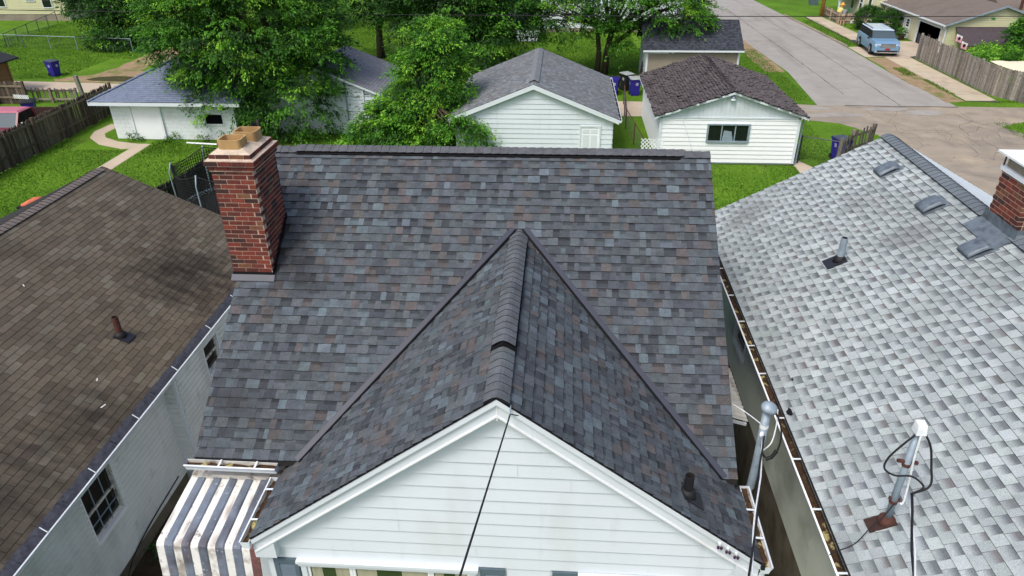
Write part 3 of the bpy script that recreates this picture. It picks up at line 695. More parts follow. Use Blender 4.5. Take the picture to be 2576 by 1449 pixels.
# windows in the front
def front_window(x0, x1, z0, z1, y, bays, parent):
    b = MB(); fw_ = .07
    b.box(x0, x0+fw_, y-.05, y+.02, z0, z1); b.box(x1-fw_, x1, y-.05, y+.02, z0, z1); b.box(x0-.02, x1+.02, y-.07, y+.02, z1-.055, z1); b.box(x0-.04, x1+.04, y-.09, y+.02, z1, z1+.045)
    b.box(x0-.03, x1+.03, y-.09, y+.02, z0-.06, z0)
    w = b.build('window', 'white_trim', parent)
    xs = [x0+fw_+(x1-x0-2*fw_)*k for k in bays]
    for a, c in zip(xs[:-1], xs[1:]):
        f = MB(); f.box(a+.002, a+.04, y-.03, y+.015, z0, z1-.06); f.box(c-.04, c-.002, y-.03, y+.015, z0, z1-.06); f.box(a+.04, c-.04, y-.03, y+.015, z1-.095, z1-.06); f.box(a+.04, c-.04, y-.03, y+.015, z0, z0+.04)
        f.build('sash', 'white_bright', w)
        MB().box(a+.04, c-.04, y-.008, y-.002, z0+.04, z1-.095).build('pane', 'glass_green', w)
        cu = MB(); n_ = 14
        vs = []
        for k in range(n_+1):
            xx = a+.05+(c-a-.1)*k/n_; vs += [(xx, y-.012-.006*(k % 2), z0+.05), (xx, y-.012-.006*(k % 2), z1-.1)]
        keep = [k for k in range(n_) if not (.30 < (k+.5)/n_ < .62)]
        cu.add(vs, [(2*k, 2*k+2, 2*k+3, 2*k+1) for k in keep]); cu.build('curtain', 'curtain', w)
    return w
front_window(-3.19, -0.93, 1.35, 2.69, FY, (0, .28, .76, 1), house)
front_window(0.40, 1.62, 1.35, 2.67, FY, (0, .5, 1), house)
for xa in (-3.53, -0.87, 0.04, 1.68):
    b = MB(); xb = xa+.31; za, zb = 1.33, 2.72; ys = FY-.045
    b.box(xa, xa+.055, ys, FY, za, zb); b.box(xb-.055, xb, ys, FY, za, zb); b.box(xa+.055, xb-.055, ys, FY, zb-.09, zb); b.box(xa+.055, xb-.055, ys, FY, za, za+.1); b.box(xa+.055, xb-.055, ys, FY, 1.98, 2.06)
    b.box(xa+.055, xb-.055, FY-.015, FY, za+.1, zb-.09)
    s_ = b.build('shutter', 'slate_blue', house)
    for k in range(26):
        z = za+.12+k*.045
        if z > zb-.11 or 1.95 < z < 2.06: continue
        MB().bar((xa+.055, FY-.03, z+.018), (xb-.055, FY-.03, z+.018), .012, .04, upv=(0, .6, .8)).build('louvre', 'slate_blue', s_)
# gutters
gutter(house, (GXR+.125, GY-.04, GEZ-.01), (GXR+.125, EY+.1, GEZ+.01), (-1,0,0), hang=.55, debris='dead_debris')
gutter(house, (GXL-.125, EY-.1, GEZ), (GXL-.125, GY-.04, GEZ-.02), (1,0,0), hang=.5, debris='dead_debris')
gutter(house, (XL-.1, EY-.125, EZ-.035), (GXL-.03, EY-.125, EZ-.045), (0,1,0), hang=.5, debris='dead_debris')
b = MB(); b.tube([(GXR+.07, GY+.02, GEZ-.1), (GXR+.05, GY+.06, GEZ-.3), (GXR-.17, GY+.1, GEZ-.55), (GXR-.19, GY+.1, .2)], .04, 4); b.build('downspout', 'white_trim', house)
MB().box(GXR-.01, GXR+.035, GY-.05, GY-.02, GEZ-.05, GEZ+.03).build('gutter_clip', 'black_rubber', house)
# vent pipe on the right slope
def pipe(parent, base, r, h, mname, flash_axes, boot='black_rubber', fl='dark_metal', lean=(0,0), name='vent_pipe', fsize=.17):
    base = Vector(base); W, U, N = [Vector(v) for v in flash_axes]
    f = MB(); s = fsize
    f.hexa([base+U*-s*.8+W*-s*1.3+N*.014, base+U*s*.8+W*-s*1.3+N*.014, base+U*s*.8+W*s*.5+N*.014, base-U*s*.8+W*s*.5+N*.014],
           [base+U*-s*.8+W*-s*1.3+N*.022, base+U*s*.8+W*-s*1.3+N*.022, base+U*s*.8+W*s*.5+N*.022, base-U*s*.8+W*s*.5+N*.022])
    v = f.build(name, fl, parent)
    top = base+Vector((lean[0], lean[1], h))
    b = MB(); b.tube([base-Vector((0,0,.06)), base+Vector((0,0,.05)), base+Vector((lean[0]*.3, lean[1]*.3, .09))], [r*2.0, r*1.7, r*1.12], 14); b.build('boot', boot, v, smooth=True)
    b = MB(); n_ = 16; vs = []
    for (c, rr) in ((base, r), (top, r), (top, r*.82), (top-Vector((0,0,.12)), r*.82)):
        for k in range(n_):
            t = 2*math.pi*k/n_; vs.append(c+Vector((math.cos(t)*rr, math.sin(t)*rr, 0)))
    b.add(vs, [(j*n_+k, j*n_+(k+1) % n_, (j+1)*n_+(k+1) % n_, (j+1)*n_+k) for j in range(3) for k in range(n_)]+[tuple(3*n_+k for k in range(n_))], [0]*n_*2+[1]*n_+[1])
    b.build('pipe', [mname, 'soot'], v, smooth=False)
    return v
pipe(groof, (1.62, 6.30, GZR-TG*2.22+.01), .055, .30, 'black_rubber', ((-CG,0,SG), (0,1,0), (SG,0,CG)))
# chimney
BP = [(lin(122, 60, 48), 5), (lin(106, 53, 44), 4), (lin(88, 48, 42), 3), (lin(66, 46, 43), 2.2), (lin(114, 78, 56), 1.2)]
def brick_course(parent, x0, x1, y0, y1, z, h, i, faces='fr', bl=.203, mj=.010, name='brick', pal=BP, dark=1.0, rest=None):
    def put(a0, a1, b0, b1):
        c = tuple(v*dark for v in jit(pick(pal), .12)); j = rnd(-.002, .002)
        if rest is not None: rest.box(a0, a1, b0, b1, z, z+h, 0, c)
        else: MB().box(a0+j, a1+j, b0+j, b1+j, z, z+h, 0, c).build(name, 'brick', parent)
    ev = i % 2 == 0; dp = .095
    def run(a, e, off):
        s = a-off; out = []
        while s < e-.01:
            q0, q1 = max(s, a), min(s+bl, e)
            if q1-q0 > .03: out.append((q0, q1-mj if q1 < e-.001 else q1))
            s += bl+0.0
        return out
    if 'f' in faces:
        for a, e in run(x0 if True else 0, x1 if ev else x1-dp-mj, 0 if ev else bl*.5): put(a, e, y0, y0+dp)
    if 'r' in faces:
        for a, e in run(y0+dp+mj if ev else y0, y1, bl*.5 if ev else 0): put(x1-dp, x1, a, e)
    if 'l' in faces:
        for a, e in run(y0+dp+mj, y1, bl*.5 if ev else 0): put(x0, x0+dp, a, e)
    if 'b' in faces:
        for a, e in run(x0+dp+mj, x1-dp-mj, 0 if ev else bl*.5): put(a, e, y1-dp, y1)
CX0, CX1, CY0, CY1 = -4.95, -4.335, 9.33, 10.2
core = MB(); core.box(CX0+.005, CX1-.005, CY0+.005, CY1-.005, 4.5, 6.72); core.box(CX0-.015, CX1+.015, CY0-.015, CY1+.015, 6.70, 6.80); core.box(CX0-.05, CX1+.05, CY0-.05, CY1+.05, 6.785, 6.868)
chim = core.build('chimney', 'mortar', house)
rest = MB(); z = 4.66; i = 0
while z < 6.70:
    low = z < 4.95
    brick_course(chim, CX0, CX1, CY0, CY1, z, .060, i, faces='fr' if not low else 'r', dark=1.0)
    brick_course(chim, CX0, CX1, CY0, CY1, z, .060, i, faces='lb', rest=rest); z += .0712; i += 1
for (o, zz) in ((.028, 6.724), (.058, 6.796)):
    brick_course(chim, CX0-o, CX1+o, CY0-o, CY1+o, zz, .062, i, faces='fr'); brick_course(chim, CX0-o, CX1+o, CY0-o, CY1+o, zz, .062, i, faces='lb', rest=rest); i += 1
o = .006
brick_course(chim, CX0+o, CX1-o, CY0+o, CY1-o, 6.882, .058, i, faces='fr'); brick_course(chim, CX0+o, CX1-o, CY0+o, CY1-o, 6.882, .058, i, faces='lb', rest=rest)
rest.build('brick_field', 'brick', chim, kind='stuff')
b = MB(); b.box(CX0+.012, CX1-.012, CY0+.012, CY1-.012, 6.85, 6.94)
q = .058
def frus(b, a, zt, c, zb): # a top rect, c bottom rect
    b.hexa([(c[0], c[2], zb), (c[1], c[2], zb), (c[1], c[3], zb), (c[0], c[3], zb)], [(a[0], a[2], zt), (a[1], a[2], zt), (a[1], a[3], zt), (a[0], a[3], zt)])
frus(b, (CX0+.0, CX1-.0, CY0, CY1), 6.883, (CX0-.05, CX1+.05, CY0-.05, CY1+.05), 6.859)
frus(b, (CX0+.14, CX1-.14, CY0+.14, CY1-.14), 7.0, (CX0+.012, CX1-.012, CY0+.012, CY1-.012), 6.942)
b.build('mortar_crown', 'mortar_wash', chim)
def flue(x0, x1, y0, y1, z0, z1, t=.022):
    b = MB(); r_ = .05
    def ring(x0, x1, y0, y1, r_, z):
        out = []
        for cx, cy, a0 in ((x1-r_, y1-r_, 0), (x0+r_, y1-r_, 90), (x0+r_, y0+r_, 180), (x1-r_, y0+r_, 270)):
            for k in range(4):
                a = R(a0+30*k); out.append((cx+r_*math.cos(a), cy+r_*math.sin(a), z))
        return out
    A = ring(x0, x1, y0, y1, r_, z0); B = ring(x0, x1, y0, y1, r_, z1); Cc = ring(x0+t, x1-t, y0+t, y1-t, r_*.7, z1); D = ring(x0+t, x1-t, y0+t, y1-t, r_*.7, z1-.16)
    n_ = 16; vs = A+B+Cc+D
    b.add(vs, [(j*n_+k, j*n_+(k+1) % n_, (j+1)*n_+(k+1) % n_, (j+1)*n_+k) for j in range(3) for k in range(n_)]+[tuple(3*n_+k for k in range(n_))], [0]*32+[0]*16+[1])
    b.build('flue', ['clay_flue', 'soot'], chim)
flue(-4.84, -4.50, 9.44, 9.73, 6.93, 7.12)
flue(-4.76, -4.42, 9.80, 10.09, 6.93, 7.13)
# flashing round the chimney
b = MB()
za = lambda y: EZ+(y-EY)*T1
b.box(CX0-.012, CX1+.012, CY0-.012, CY0+.01, za(CY0)-.1, za(CY0)+.075)
ys = [CY0-.012+i*(CY1-CY0+.024)/12 for i in range(13)]
for a, c in zip(ys[:-1], ys[1:]):
    b.add([(CX1+.014, a, za(a)-.05), (CX1+.014, c, za(c)-.05), (CX1+.014, c, za(a)+.13), (CX1+.014, a, za(a)+.13), (CX1-.006, c, za(a)+.13), (CX1-.006, a, za(a)+.13)], [(0,1,2,3), (3,2,4,5)])
b.build('step_flashing', 'tar', chim)
b = MB(); b.hexa([(CX0-.03, CY0-.09, za(CY0-.09)+.02), (CX1+.03, CY0-.09, za(CY0-.09)+.02), (CX1+.03, CY0-.01, za(CY0-.01)+.02), (CX0-.03, CY0-.01, za(CY0-.01)+.02)],
              [(CX0-.03, CY0-.09, za(CY0-.09)+.03), (CX1+.03, CY0-.09, za(CY0-.09)+.03), (CX1+.03, CY0-.01, za(CY0-.01)+.045), (CX0-.03, CY0-.01, za(CY0-.01)+.045)])
b.build('apron_flashing', 'grey_metal', chim)
# striped metal awning over the porch
aw = MB().box(-5.04, -3.74, 7.10, 7.32, 2.88, 3.05).build('awning', 'dirty_white', house)
n_ = 12; xa0, xa1 = -5.08, -3.72; wd = (xa1-xa0)/n_
for k in range(n_):
    a, c = xa0+wd*k, xa0+wd*(k+1); up_ = .018 if k % 2 else 0.0
    pts = [(7.18, 2.985), (6.12, 2.87), (6.08, 2.86), (6.045, 2.82), (5.97, 2.33)]
    b = MB(); vs = []
    for (yy, zz) in pts:
        vs += [(a+(-.006 if k % 2 else .006), yy, zz+up_*.2), (a+.012, yy-.3*up_, zz+up_), (c-.012, yy-.3*up_, zz+up_), (c-(-.006 if k % 2 else .006), yy, zz+up_*.2)]
    fs = [(4*j+q_, 4*j+4+q_, 4*j+5+q_, 4*j+1+q_) for j in range(len(pts)-1) for q_ in range(3)]
    b.add(vs, fs)
    mm = 'awning_blue' if k % 2 else 'awning_white'
    if k == 11: mm = 'awning_red'
    b.build('awning_slat', mm, aw)
for xx in (-5.05, -3.76): MB().bar((xx, 6.05, 2.79), (xx, 7.2, 2.93), .03, .03).build('awning_rail', 'white_trim', aw)
# corrugated side canopy in the right passage
b = MB(); vs = []; n_ = 28
for k in range(n_+1):
    t = k/n_; yy = 9.22+1.5*t; zz = .018*math.sin(k*math.pi/1.0*.9)
    vs += [(2.22, yy, 2.86+zz), (3.16, yy, 2.60+zz)]
b.add(vs, [(2*k, 2*k+1, 2*k+3, 2*k+2) for k in range(n_)])
cn = b.build('side_canopy', 'fibreglass', house)
MB().bar((2.22, 9.24, 2.78), (3.14, 9.24, 2.53), .03, .05).build('canopy_rafter', 'white_trim', cn)
MB().bar((3.12, 9.2, 2.55), (3.12, 10.7, 2.55), .03, .04).build('canopy_rafter', 'white_trim', cn)
# three ornament clips on the right rake
for (xx, zz) in ((1.97, 3.50), (2.075, 3.43), (2.18, 3.35)):
    t = thing('light_clip', 'small purple glass lamp clip on the lower right rake board', 'lamp clip', (xx, GY-.0, zz), group='purple lamp clips on the rake board')
    b = MB(); b.box(-.012, .012, -.03, .03, .0, .035); b.build('clip', 'white_plastic', t, local=True)
    b = MB(); b.ball((-.018, -.04, -.01), (.018, .018, .028)); b.ball((.018, -.045, -.012), (.018, .018, .028)); b.build('bulb', 'purple_glass', t, local=True, smooth=True)

# ---- service mast of the main house, its cables
t = thing('service_mast', 'bent grey conduit mast with domed cap in the passage beside the dark roof', 'service mast', (2.75, 7.4, 2.6))
MB().tube([(2.36, 7.36, 2.62), (2.52, 7.37, 2.66), (2.66, 7.39, 2.78), (2.74, 7.4, 2.98), (2.75, 7.4, 3.4), (2.75, 7.4, 4.32)], .054, 12).build('conduit', 'galvanised', t, smooth=True)
MB().tube([(2.75, 7.4, 4.28), (2.755, 7.4, 4.32), (2.76, 7.39, 4.335), (2.765, 7.385, 4.375), (2.77, 7.38, 4.41), (2.775, 7.375, 4.425)], [.058, .09, .108, .098, .06, .01], 18).build('weather_cap', 'galvanised', t, smooth=True)
MB().tube([(2.75, 7.4, 4.02), (2.75, 7.4, 4.07)], .058, 12).build('clamp', 'white_plastic', t)
MB().ball((2.72, 7.34, 3.94), (.03, .03, .05)).build('insulator', 'white_plastic', t, smooth=True)
def sag(p, q, s, n=14):
    p, q = Vector(p), Vector(q); return [p.lerp(q, k/n)-Vector((0,0,s*4*(k/n)*(1-k/n))) for k in range(n+1)]
def wire(name, pts, r, mname, label, cat='cable', group=None, n=6):
    P = [Vector(p) for p in pts]
    if len(P) < 12:      # round the bends
        Q = [P[0]+(P[0]-P[1])]+P+[P[-1]+(P[-1]-P[-2])]; out = []
        for i in range(1, len(Q)-2):
            for k in range(6):
                t = k/6; a, b_, c, d_ = Q[i-1], Q[i], Q[i+1], Q[i+2]
                out.append(.5*((2*b_)+(c-a)*t+(2*a-5*b_+4*c-d_)*t*t+(3*b_-a-3*c+d_)*t*t*t))
        P = out+[P[-1]]
    return MB().tube(P, r, n).build(name, mname, label=label, cat=cat, group=group, smooth=True)
wire('guy_wire', [(2.45, 8.06, 3.9), (2.6, 7.7, 4.0), (2.72, 7.42, 4.05)], .007, 'white_plastic', 'thin white wire from the dark roof edge to the domed mast')
wire('cable_loop', [(2.80, 7.36, 4.36), (2.90, 7.33, 4.2), (2.96, 7.3, 3.95), (2.93, 7.27, 3.72), (2.84, 7.25, 3.62), (2.76, 7.26, 3.68), (2.73, 7.3, 3.8), (2.74, 7.3, 3.9)], .012, 'black_rubber', 'black cable looping below the domed mast cap')
wire('cable_tail', [(2.86, 7.36, 4.35), (2.88, 7.34, 4.1), (2.85, 7.3, 3.85), (2.76, 7.3, 3.7)], .009, 'white_plastic', 'short white cable hanging from the domed mast cap')
MB().tube([(2.93, 7.27, 3.74), (2.87, 7.25, 3.64), (2.80, 7.25, 3.61)], .026, 8).build('cable_splice', 'black_rubber', label='black taped splice on the cable loop under the domed mast', cat='cable splice')
def strand(label, p, q, s, rads=(.012, .010), tw=.22, mats=('black_rubber', 'white_plastic'), name='service_cable'):
    t = thing(name, label, 'cable', p); P = sag(p, q, s, 60)
    for k, (r_, mm) in enumerate(zip(rads, mats)):
        pts = []
        for i, c in enumerate(P):
            a = i*1.15+k*math.pi; pts.append(c+Vector((math.cos(a)*.014, 0, math.sin(a)*.014)))
        MB().tube(pts, r_, 5).build('strand', mm, t, smooth=True)
strand('twisted black and white service cable running past the right gable gutter from the domed mast', (2.73, 7.3, 3.95), (-4.1, -14, 10.1), .05)
wire('telephone_cable', sag((-.45, 5.86, 5.36), (-1.35, -14, 12.6), .15, 30), .0085, 'black_rubber', 'single dark cable tied to the apex of the white gable')
MB().tube([(-.45, 5.93, 5.42), (-.45, 5.87, 5.42), (-.45, 5.85, 5.37), (-.45, 5.87, 5.35)], .008, 6).build('cable_hook', 'galvanised', label='small metal hook under the gable apex holding the dark cable', cat='hook')
wire('cable_tail', [(-.45, 5.86, 5.36), (-.41, 5.88, 5.33), (-.36, 5.90, 5.31), (-.33, 5.93, 5.30)], .005, 'black_rubber', 'short loose wire end beside the gable apex hook')

# ================================================================== LEFT HOUSE (brown three-tab roof)
LXE, LZE, LXR_, LT = -6.88, 2.703, -10.80, .4619; LC = 1/math.sqrt(1+LT*LT); LS = LT*LC; LZR = LZE+(LXE-LXR_)*LT; LY0, LY1 = -1.0, 15.4
lh = thing('brown_roofed_house', 'pale grey-green sided house with a stained brown three-tab shingle roof', 'house', (-10.8, 8, 0))
b = MB(); b.box(-14.3, -7.26, LY0+.3, 9.97, 0, 2.55); b.box(-14.3, -6.97, 9.98, 15.1, 0, 2.55)
b.add([(-14.3, 15.1, 2.5), (-6.9, 15.1, 2.5), (-10.8, 15.1, LZR-.12)], [(0,1,2)])
b.build('wall', 'grey_green_siding', lh)
MB().box(-7.24, -7.13, LY0+.3, 9.9, 0, .29).build('foundation', 'foundation', lh)
lr = MB().add([(LXE, LY0, LZE), (LXR_, LY0, LZR), (2*LXR_-LXE, LY0, LZE), (LXE, LY1, LZE), (LXR_, LY1, LZR), (2*LXR_-LXE, LY1, LZE), (LXE, LY0, LZE-.1), (LXE, LY1, LZE-.1), (LXR_, LY1, LZR-.1), (2*LXR_-LXE, LY1, LZE-.1)],
              [(0,3,4,1), (1,4,5,2), (0,6,7,3), (3,7,8,4), (4,8,9,5)]).build('roof', 'deck', lh)
MB().add([(LXE-.01, LY0, LZE-.1), (LXE-.01, LY1, LZE-.1), (-7.3, LY1, LZE-.1), (-7.3, LY0, LZE-.1)], [(0,1,2,3)]).build('soffit', 'white_trim', lh)
lt = tabs((LXE, LY0, LZE), (0,1,0), (-LC,0,LS), (LS,0,LC), LY1-LY0, (LXE-LXR_)/LC-.02, 'three', expo=.127)
emit_tabs([(lt, lr)], lh, 'shingle_brown')
y = LY1-.3
while y > LY0:
    cap_piece((LXR_, y, LZR+.01), (0,1,0), .127, .15, LT, 0.0, .014, jit(lin(112, 104, 100), .07), lr, mname='shingle_brown'); y -= .127
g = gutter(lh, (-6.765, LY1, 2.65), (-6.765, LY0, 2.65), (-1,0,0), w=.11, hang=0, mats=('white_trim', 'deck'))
# wire-mesh gutter guard in loose lengths
y = LY0
while y < LY1-.3:
    L = rnd(.9, 1.5); e = min(y+L-.006, LY1); n_ = 12; vs = []; lift = rnd(.0, .012)
    for k in range(n_+1):
        yy = y+(e-y)*k/n_; wv = .012*math.sin(k*1.4+y)
        vs += [(-6.775, yy, 2.655), (-6.83, yy, 2.688+wv*.5+lift), (-6.905-.012*math.sin(k*1.7), yy, 2.735+wv*.5+lift*.6)]
    MB().add(vs, [(3*k+j, 3*k+3+j, 3*k+4+j, 3*k+1+j) for k in range(n_) for j in (0, 1)]).build('gutter_guard', 'mesh_guard', g)
    MB().bar((-6.765, y+L*.5, 2.662), (-6.87, y+L*.5+.015, 2.722+lift), .014, .005).build('hanger', 'white_trim', g); y += L
WY0, WY1, WZ0, WZ1 = 7.34, 8.12, 1.18, 2.20
def wall_part(name, x=None, y=None): pass
lw = MB().box(-7.25, -7.21, LY0+.3, 9.93, .28, 2.54).build('side_wall', 'grey_green_siding', lh)
siding(lw, (-7.15, LY0+.3), (-7.15, 9.93), .30, 2.6, 'grey_green_siding', .112, openings=[(WY0-LY0-.3, WY1-LY0-.3, WZ0, WZ1)], lip=.045, backing=False, cove=.72)
siding(lw, (-7.16, 9.945), (-6.90, 9.945), .30, 2.58, 'grey_green_siding', .112, lip=.045, backing=False, cove=.72)
siding(lw, (-6.87, 9.96), (-6.87, 15.1), .30, 2.58, 'grey_green_siding', .112, openings=[(1.05, 1.72, 1.70, 2.42)], lip=.045, backing=False, cove=.72)
for (xx, yy) in ((-6.875, 9.95), (-7.13, 9.92)): MB().box(xx-.03 if xx > -7 else xx-.015, xx+.025, yy-.03, yy+.05, .28, 2.6).build('corner_board', 'white_trim', lw)
def side_window(parent, x, y0, y1, z0, z1, face=1, grid=(3, 2), wide=.075, frame='white_trim'):
    s = face; b = MB()
    def bx(o, a0, a1, c0, c1, o0, o1):
        xa, xb = sorted((x+s*o0, x+s*o1)); o.box(xa, xb, a0, a1, c0, c1)
    bx(b, y0-wide, y0, z0-wide, z1+.02, -.02, .035); bx(b, y1, y1+wide, z0-wide, z1+.02, -.02, .035); bx(b, y0, y1, z1, z1+.05, -.02, .035); bx(b, y0, y1, z0-wide, z0, -.02, .05)
    w = b.build('window', frame, parent)
    p = MB(); bx(p, y0, y1, z0, z1, -.045, -.038); p.build('pane', 'glass', w)
    zm = (z0+z1)/2
    r_ = MB(); bx(r_, y0, y1, zm-.022, zm+.022, -.038, -.01); bx(r_, y0, y0+.04, z0, z1, -.038, -.012); bx(r_, y1-.04, y1, z0, z1, -.038, -.012); bx(r_, y0+.04, y1-.04, z0, z0+.05, -.038, -.012); r_.build('sash', 'dirty_white', w)
    for k in range(1, grid[0]):
        yy = y0+(y1-y0)*k/grid[0]; q_ = MB(); bx(q_, yy-.007, yy+.007, z0+.05, z1, -.037, -.022); q_.build('muntin', 'galvanised', w)
    for k in range(1, grid[1]):
        for (za_, zb_) in ((z0, zm),):
            zz = za_+(zb_-za_)*k/grid[1]; q_ = MB(); bx(q_, y0+.04, y1-.04, zz-.007, zz+.007, -.036, -.023); q_.build('muntin', 'galvanised', w)
    return w
side_window(lh, -7.15, WY0+.03, WY1+.02, WZ0+.04, WZ1, 1, frame='white_bright')
side_window(lh, -6.87, 11.06, 11.62, 1.78, 2.40, 1, grid=(1, 1))
pipe(lr, (-7.86, 10.3, LZE+(LXE+7.86)*LT+.01), .058, .40, 'rust', ((-LC,0,LS), (0,1,0), (LS,0,LC)), fsize=.16)
wire('wall_cable', [(-7.10, 9.6, .45), (-7.09, 8.6, .40), (-7.08, 7.9, .30), (-7.06, 7.5, .12), (-7.06, 6.8, .1)], .012, 'black_rubber', 'black cable along the foot of the pale sided wall beside the passage')
for (yy, xx, ln, an) in ((9.1, -7.62, .06, .4), (8.6, -7.3, .10, -.2), (10.6, -9.6, .05, .9)):
    zz = LZE+(LXE-xx)*LT+.016; dx = ln*math.sin(an); dy = ln*math.cos(an)
    MB().bar((xx, yy, zz), (xx-dx, yy+dy, zz+dx*LT), .016, .006, upv=(LS,0,LC)).build('wood_chip', 'white_cloth', label='small pale wood chip lying on the brown shingle roof', cat='wood chip', group='wood chips on the brown roof')

# ================================================================== RIGHT HOUSE (light grey shingles)
RXE, RZE, RXR_, RT = 3.36, 3.472, 7.06, .542; RC = 1/math.sqrt(1+RT*RT); RS = RT*RC; RZR = RZE+(RXR_-RXE)*RT; RY0, RY1 = 0.5, 15.48
rh = thing('light_grey_roofed_house', 'house with light grey architectural shingles and a capped brick chimney', 'house', (7, 8, 0))
b = MB(); b.box(3.81, 10.4, RY0+.3, 15.2, 0, 3.3); b.add([(3.81, 15.2, 3.3), (10.4, 15.2, 3.3), (7.06, 15.2, RZR-.12)], [(0,1,2)]); b.build('wall', 'olive_siding', rh)
MB().box(3.72, 3.80, RY0+.3, 15.19, 0, 1.38).build('foundation', 'foundation', rh)
rr = MB().add([(RXE, RY0, RZE), (RXR_, RY0, RZR), (2*RXR_-RXE, RY0, RZE), (RXE, RY1, RZE), (RXR_, RY1, RZR), (2*RXR_-RXE, RY1, RZE), (RXE, RY0, RZE-.1), (RXE, RY1, RZE-.1), (RXR_, RY1, RZR-.1), (2*RXR_-RXE, RY1, RZE-.1)],
              [(0,1,4,3), (1,2,5,4), (0,3,7,6), (3,4,8,7), (4,5,9,8)]).build('roof', 'deck', rh)
MB().add([(RXE+.01, RY0, RZE-.1), (RXE+.01, RY1, RZE-.1), (3.9, RY1, RZE-.1), (3.9, RY0, RZE-.1)], [(0,3,2,1)]).build('soffit', 'white_trim', rh)
rt = tabs((RXE, RY1, RZE), (0,-1,0), (RC,0,RS), (-RS,0,RC), RY1-RY0, (RXR_-RXE)/RC-.02, 'light', expo=.1445)
emit_tabs([(rt, rr)], rh, 'shingle_light')
rb = MB()
for r in range(29):
    w = r*.1445; xa = 2*RXR_-RXE-w*RC; za_ = RZE+w*RS
    rb.add([(xa, RY0, za_+.014), (xa, RY1, za_+.014), (xa-.16*RC, RY1, za_+.16*RS+.002), (xa-.16*RC, RY0, za_+.16*RS+.002)], [(0,1,2,3)], 0, jit(lin(196, 204, 208), .04))
rb.build('shingle_course_field', 'shingle', rr, kind='stuff')
y = RY1-.14
while y > RY0:
    if not 10.25 < y < 11.2:
        cap_piece((RXR_, y, RZR+.012), (0,1,0), .142, .17, RT, 0.01, .008, jit(lin(104, 112, 118), .10), rr, mname='shingle')
    y -= .142
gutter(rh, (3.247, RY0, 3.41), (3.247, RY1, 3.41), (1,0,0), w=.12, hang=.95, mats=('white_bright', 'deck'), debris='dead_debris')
rw = MB().box(3.775, 3.80, RY0+.3, 15.19, 1.39, 3.34).build('side_wall', 'olive_siding', rh)
siding(rw, (3.71, 15.2), (3.71, RY0+.3), 1.38, 3.36, 'olive_siding', .20, openings=[(15.2-12.6, 15.2-11.7, 2.0, 2.95)], lip=.03, backing=False)
side_window(rh, 3.71, 11.76, 12.54, 2.06, 2.94, -1, grid=(1, 1))
# roof vents
def box_vent(y, x):
    c = Vector((x, y, RZE+(x-RXE)*RT+.012)); W, U, N = Vector((RC,0,RS)), Vector((0,-1,0)), Vector((-RS,0,RC))
    P = lambda u, w, h: c+U*u+W*w+N*h
    f = MB(); f.hexa([P(-.22,-.2,.004), P(.22,-.2,.004), P(.22,.24,.004), P(-.22,.24,.004)], [P(-.22,-.2,.012), P(.22,-.2,.012), P(.22,.24,.012), P(-.22,.24,.012)])
    v = f.build('box_vent', 'lead', rr)
    b = MB(); b.hexa([P(-.13,-.11,.012), P(.13,-.11,.012), P(.13,.13,.012), P(-.13,.13,.012)], [P(-.13,-.11,.06), P(.13,-.11,.06), P(.13,.13,.06), P(-.13,.13,.06)]); b.build('throat', 'dark_void', v)
    prof = [(-.19, .035), (-.195, .07), (-.165, .092), (-.05, .104), (.10, .106), (.165, .092), (.195, .03)]
    b = MB(); vs = []
    for (w, h) in prof:
        for (u, dh, dw) in ((-.175, -.05, 0), (-.168, -.012, .0), (-.145, 0, 0), (.145, 0, 0), (.168, -.012, 0), (.175, -.05, 0)): vs.append(P(u, w, h+dh))
    b.add(vs, [(6*j+k, 6*j+k+1, 6*j+7+k, 6*j+6+k) for j in range(len(prof)-1) for k in range(5)]); b.build('hood', 'lead', v, smooth=True)
for (yy, xx) in ((13.98, 6.52), (12.12, 6.56), (10.42, 6.52)): box_vent(yy, xx)
pipe(rr, (5.0, 11.6, RZE+(5.0-RXE)*RT+.01), .06, .44, 'galvanised', ((RC,0,RS), (0,-1,0), (-RS,0,RC)), fsize=.2)
# brick chimney with metal cap
KX0, KX1, KY0, KY1 = 6.93, 7.75, 10.35, 11.12
kc = MB(); kc.box(KX0+.006, KX1-.006, KY0+.006, KY1-.006, 4.9, 6.28)
kch = kc.build('chimney', 'mortar', rh); rest = MB(); z = 5.2; i = 0
def course_kl(z, i, single):
    # visible faces here are the left (-x) and the front (-y)
    ev = i % 2 == 0; bl = .215; dp = .095; mj = .014
    s = KY0-(0 if ev else bl/2)
    while s < KY1-.02:
        a, e = max(s, KY0), min(s+bl-mj, KY1)
        if e-a > .03: (MB().box(KX0, KX0+dp, a, e, z, z+.06, 0, jit(pick(BP), .12)).build('brick', 'brick', kch))
        s += bl
    s = KX0+dp+mj-(0 if not ev else bl/2)
    while s < KX1-.02:
        a, e = max(s, KX0+dp+mj), min(s+bl-mj, KX1)
        if e-a > .03: (MB().box(a, e, KY0, KY0+dp, z, z+.06, 0, jit(pick(BP), .12)).build('brick', 'brick', kch))
        s += bl
while z < 6.25:
    course_kl(z, i, True); brick_course(kch, KX0, KX1, KY0, KY1, z, .06, i, faces='rb', rest=rest); z += .0745; i += 1
rest.build('brick_field', 'brick', kch, kind='stuff')
b = MB(); b.box(KX0-.025, KX1+.025, KY0-.025, KY1+.025, 6.27, 6.34); b.build('band', 'cap_metal', kch)
b = MB(); b.box(KX0+.03, KX1-.03, KY0+.03, KY1-.03, 6.34, 6.56); b.build('spark_screen', 'wire_screen', kch)
for (xx, yy) in ((KX0, KY0), (KX0, KY1), (KX1, KY0), (KX1, KY1)): MB().bar((xx, yy, 6.3), (xx, yy, 6.56), .02, .02).build('strut', 'grey_metal', kch)
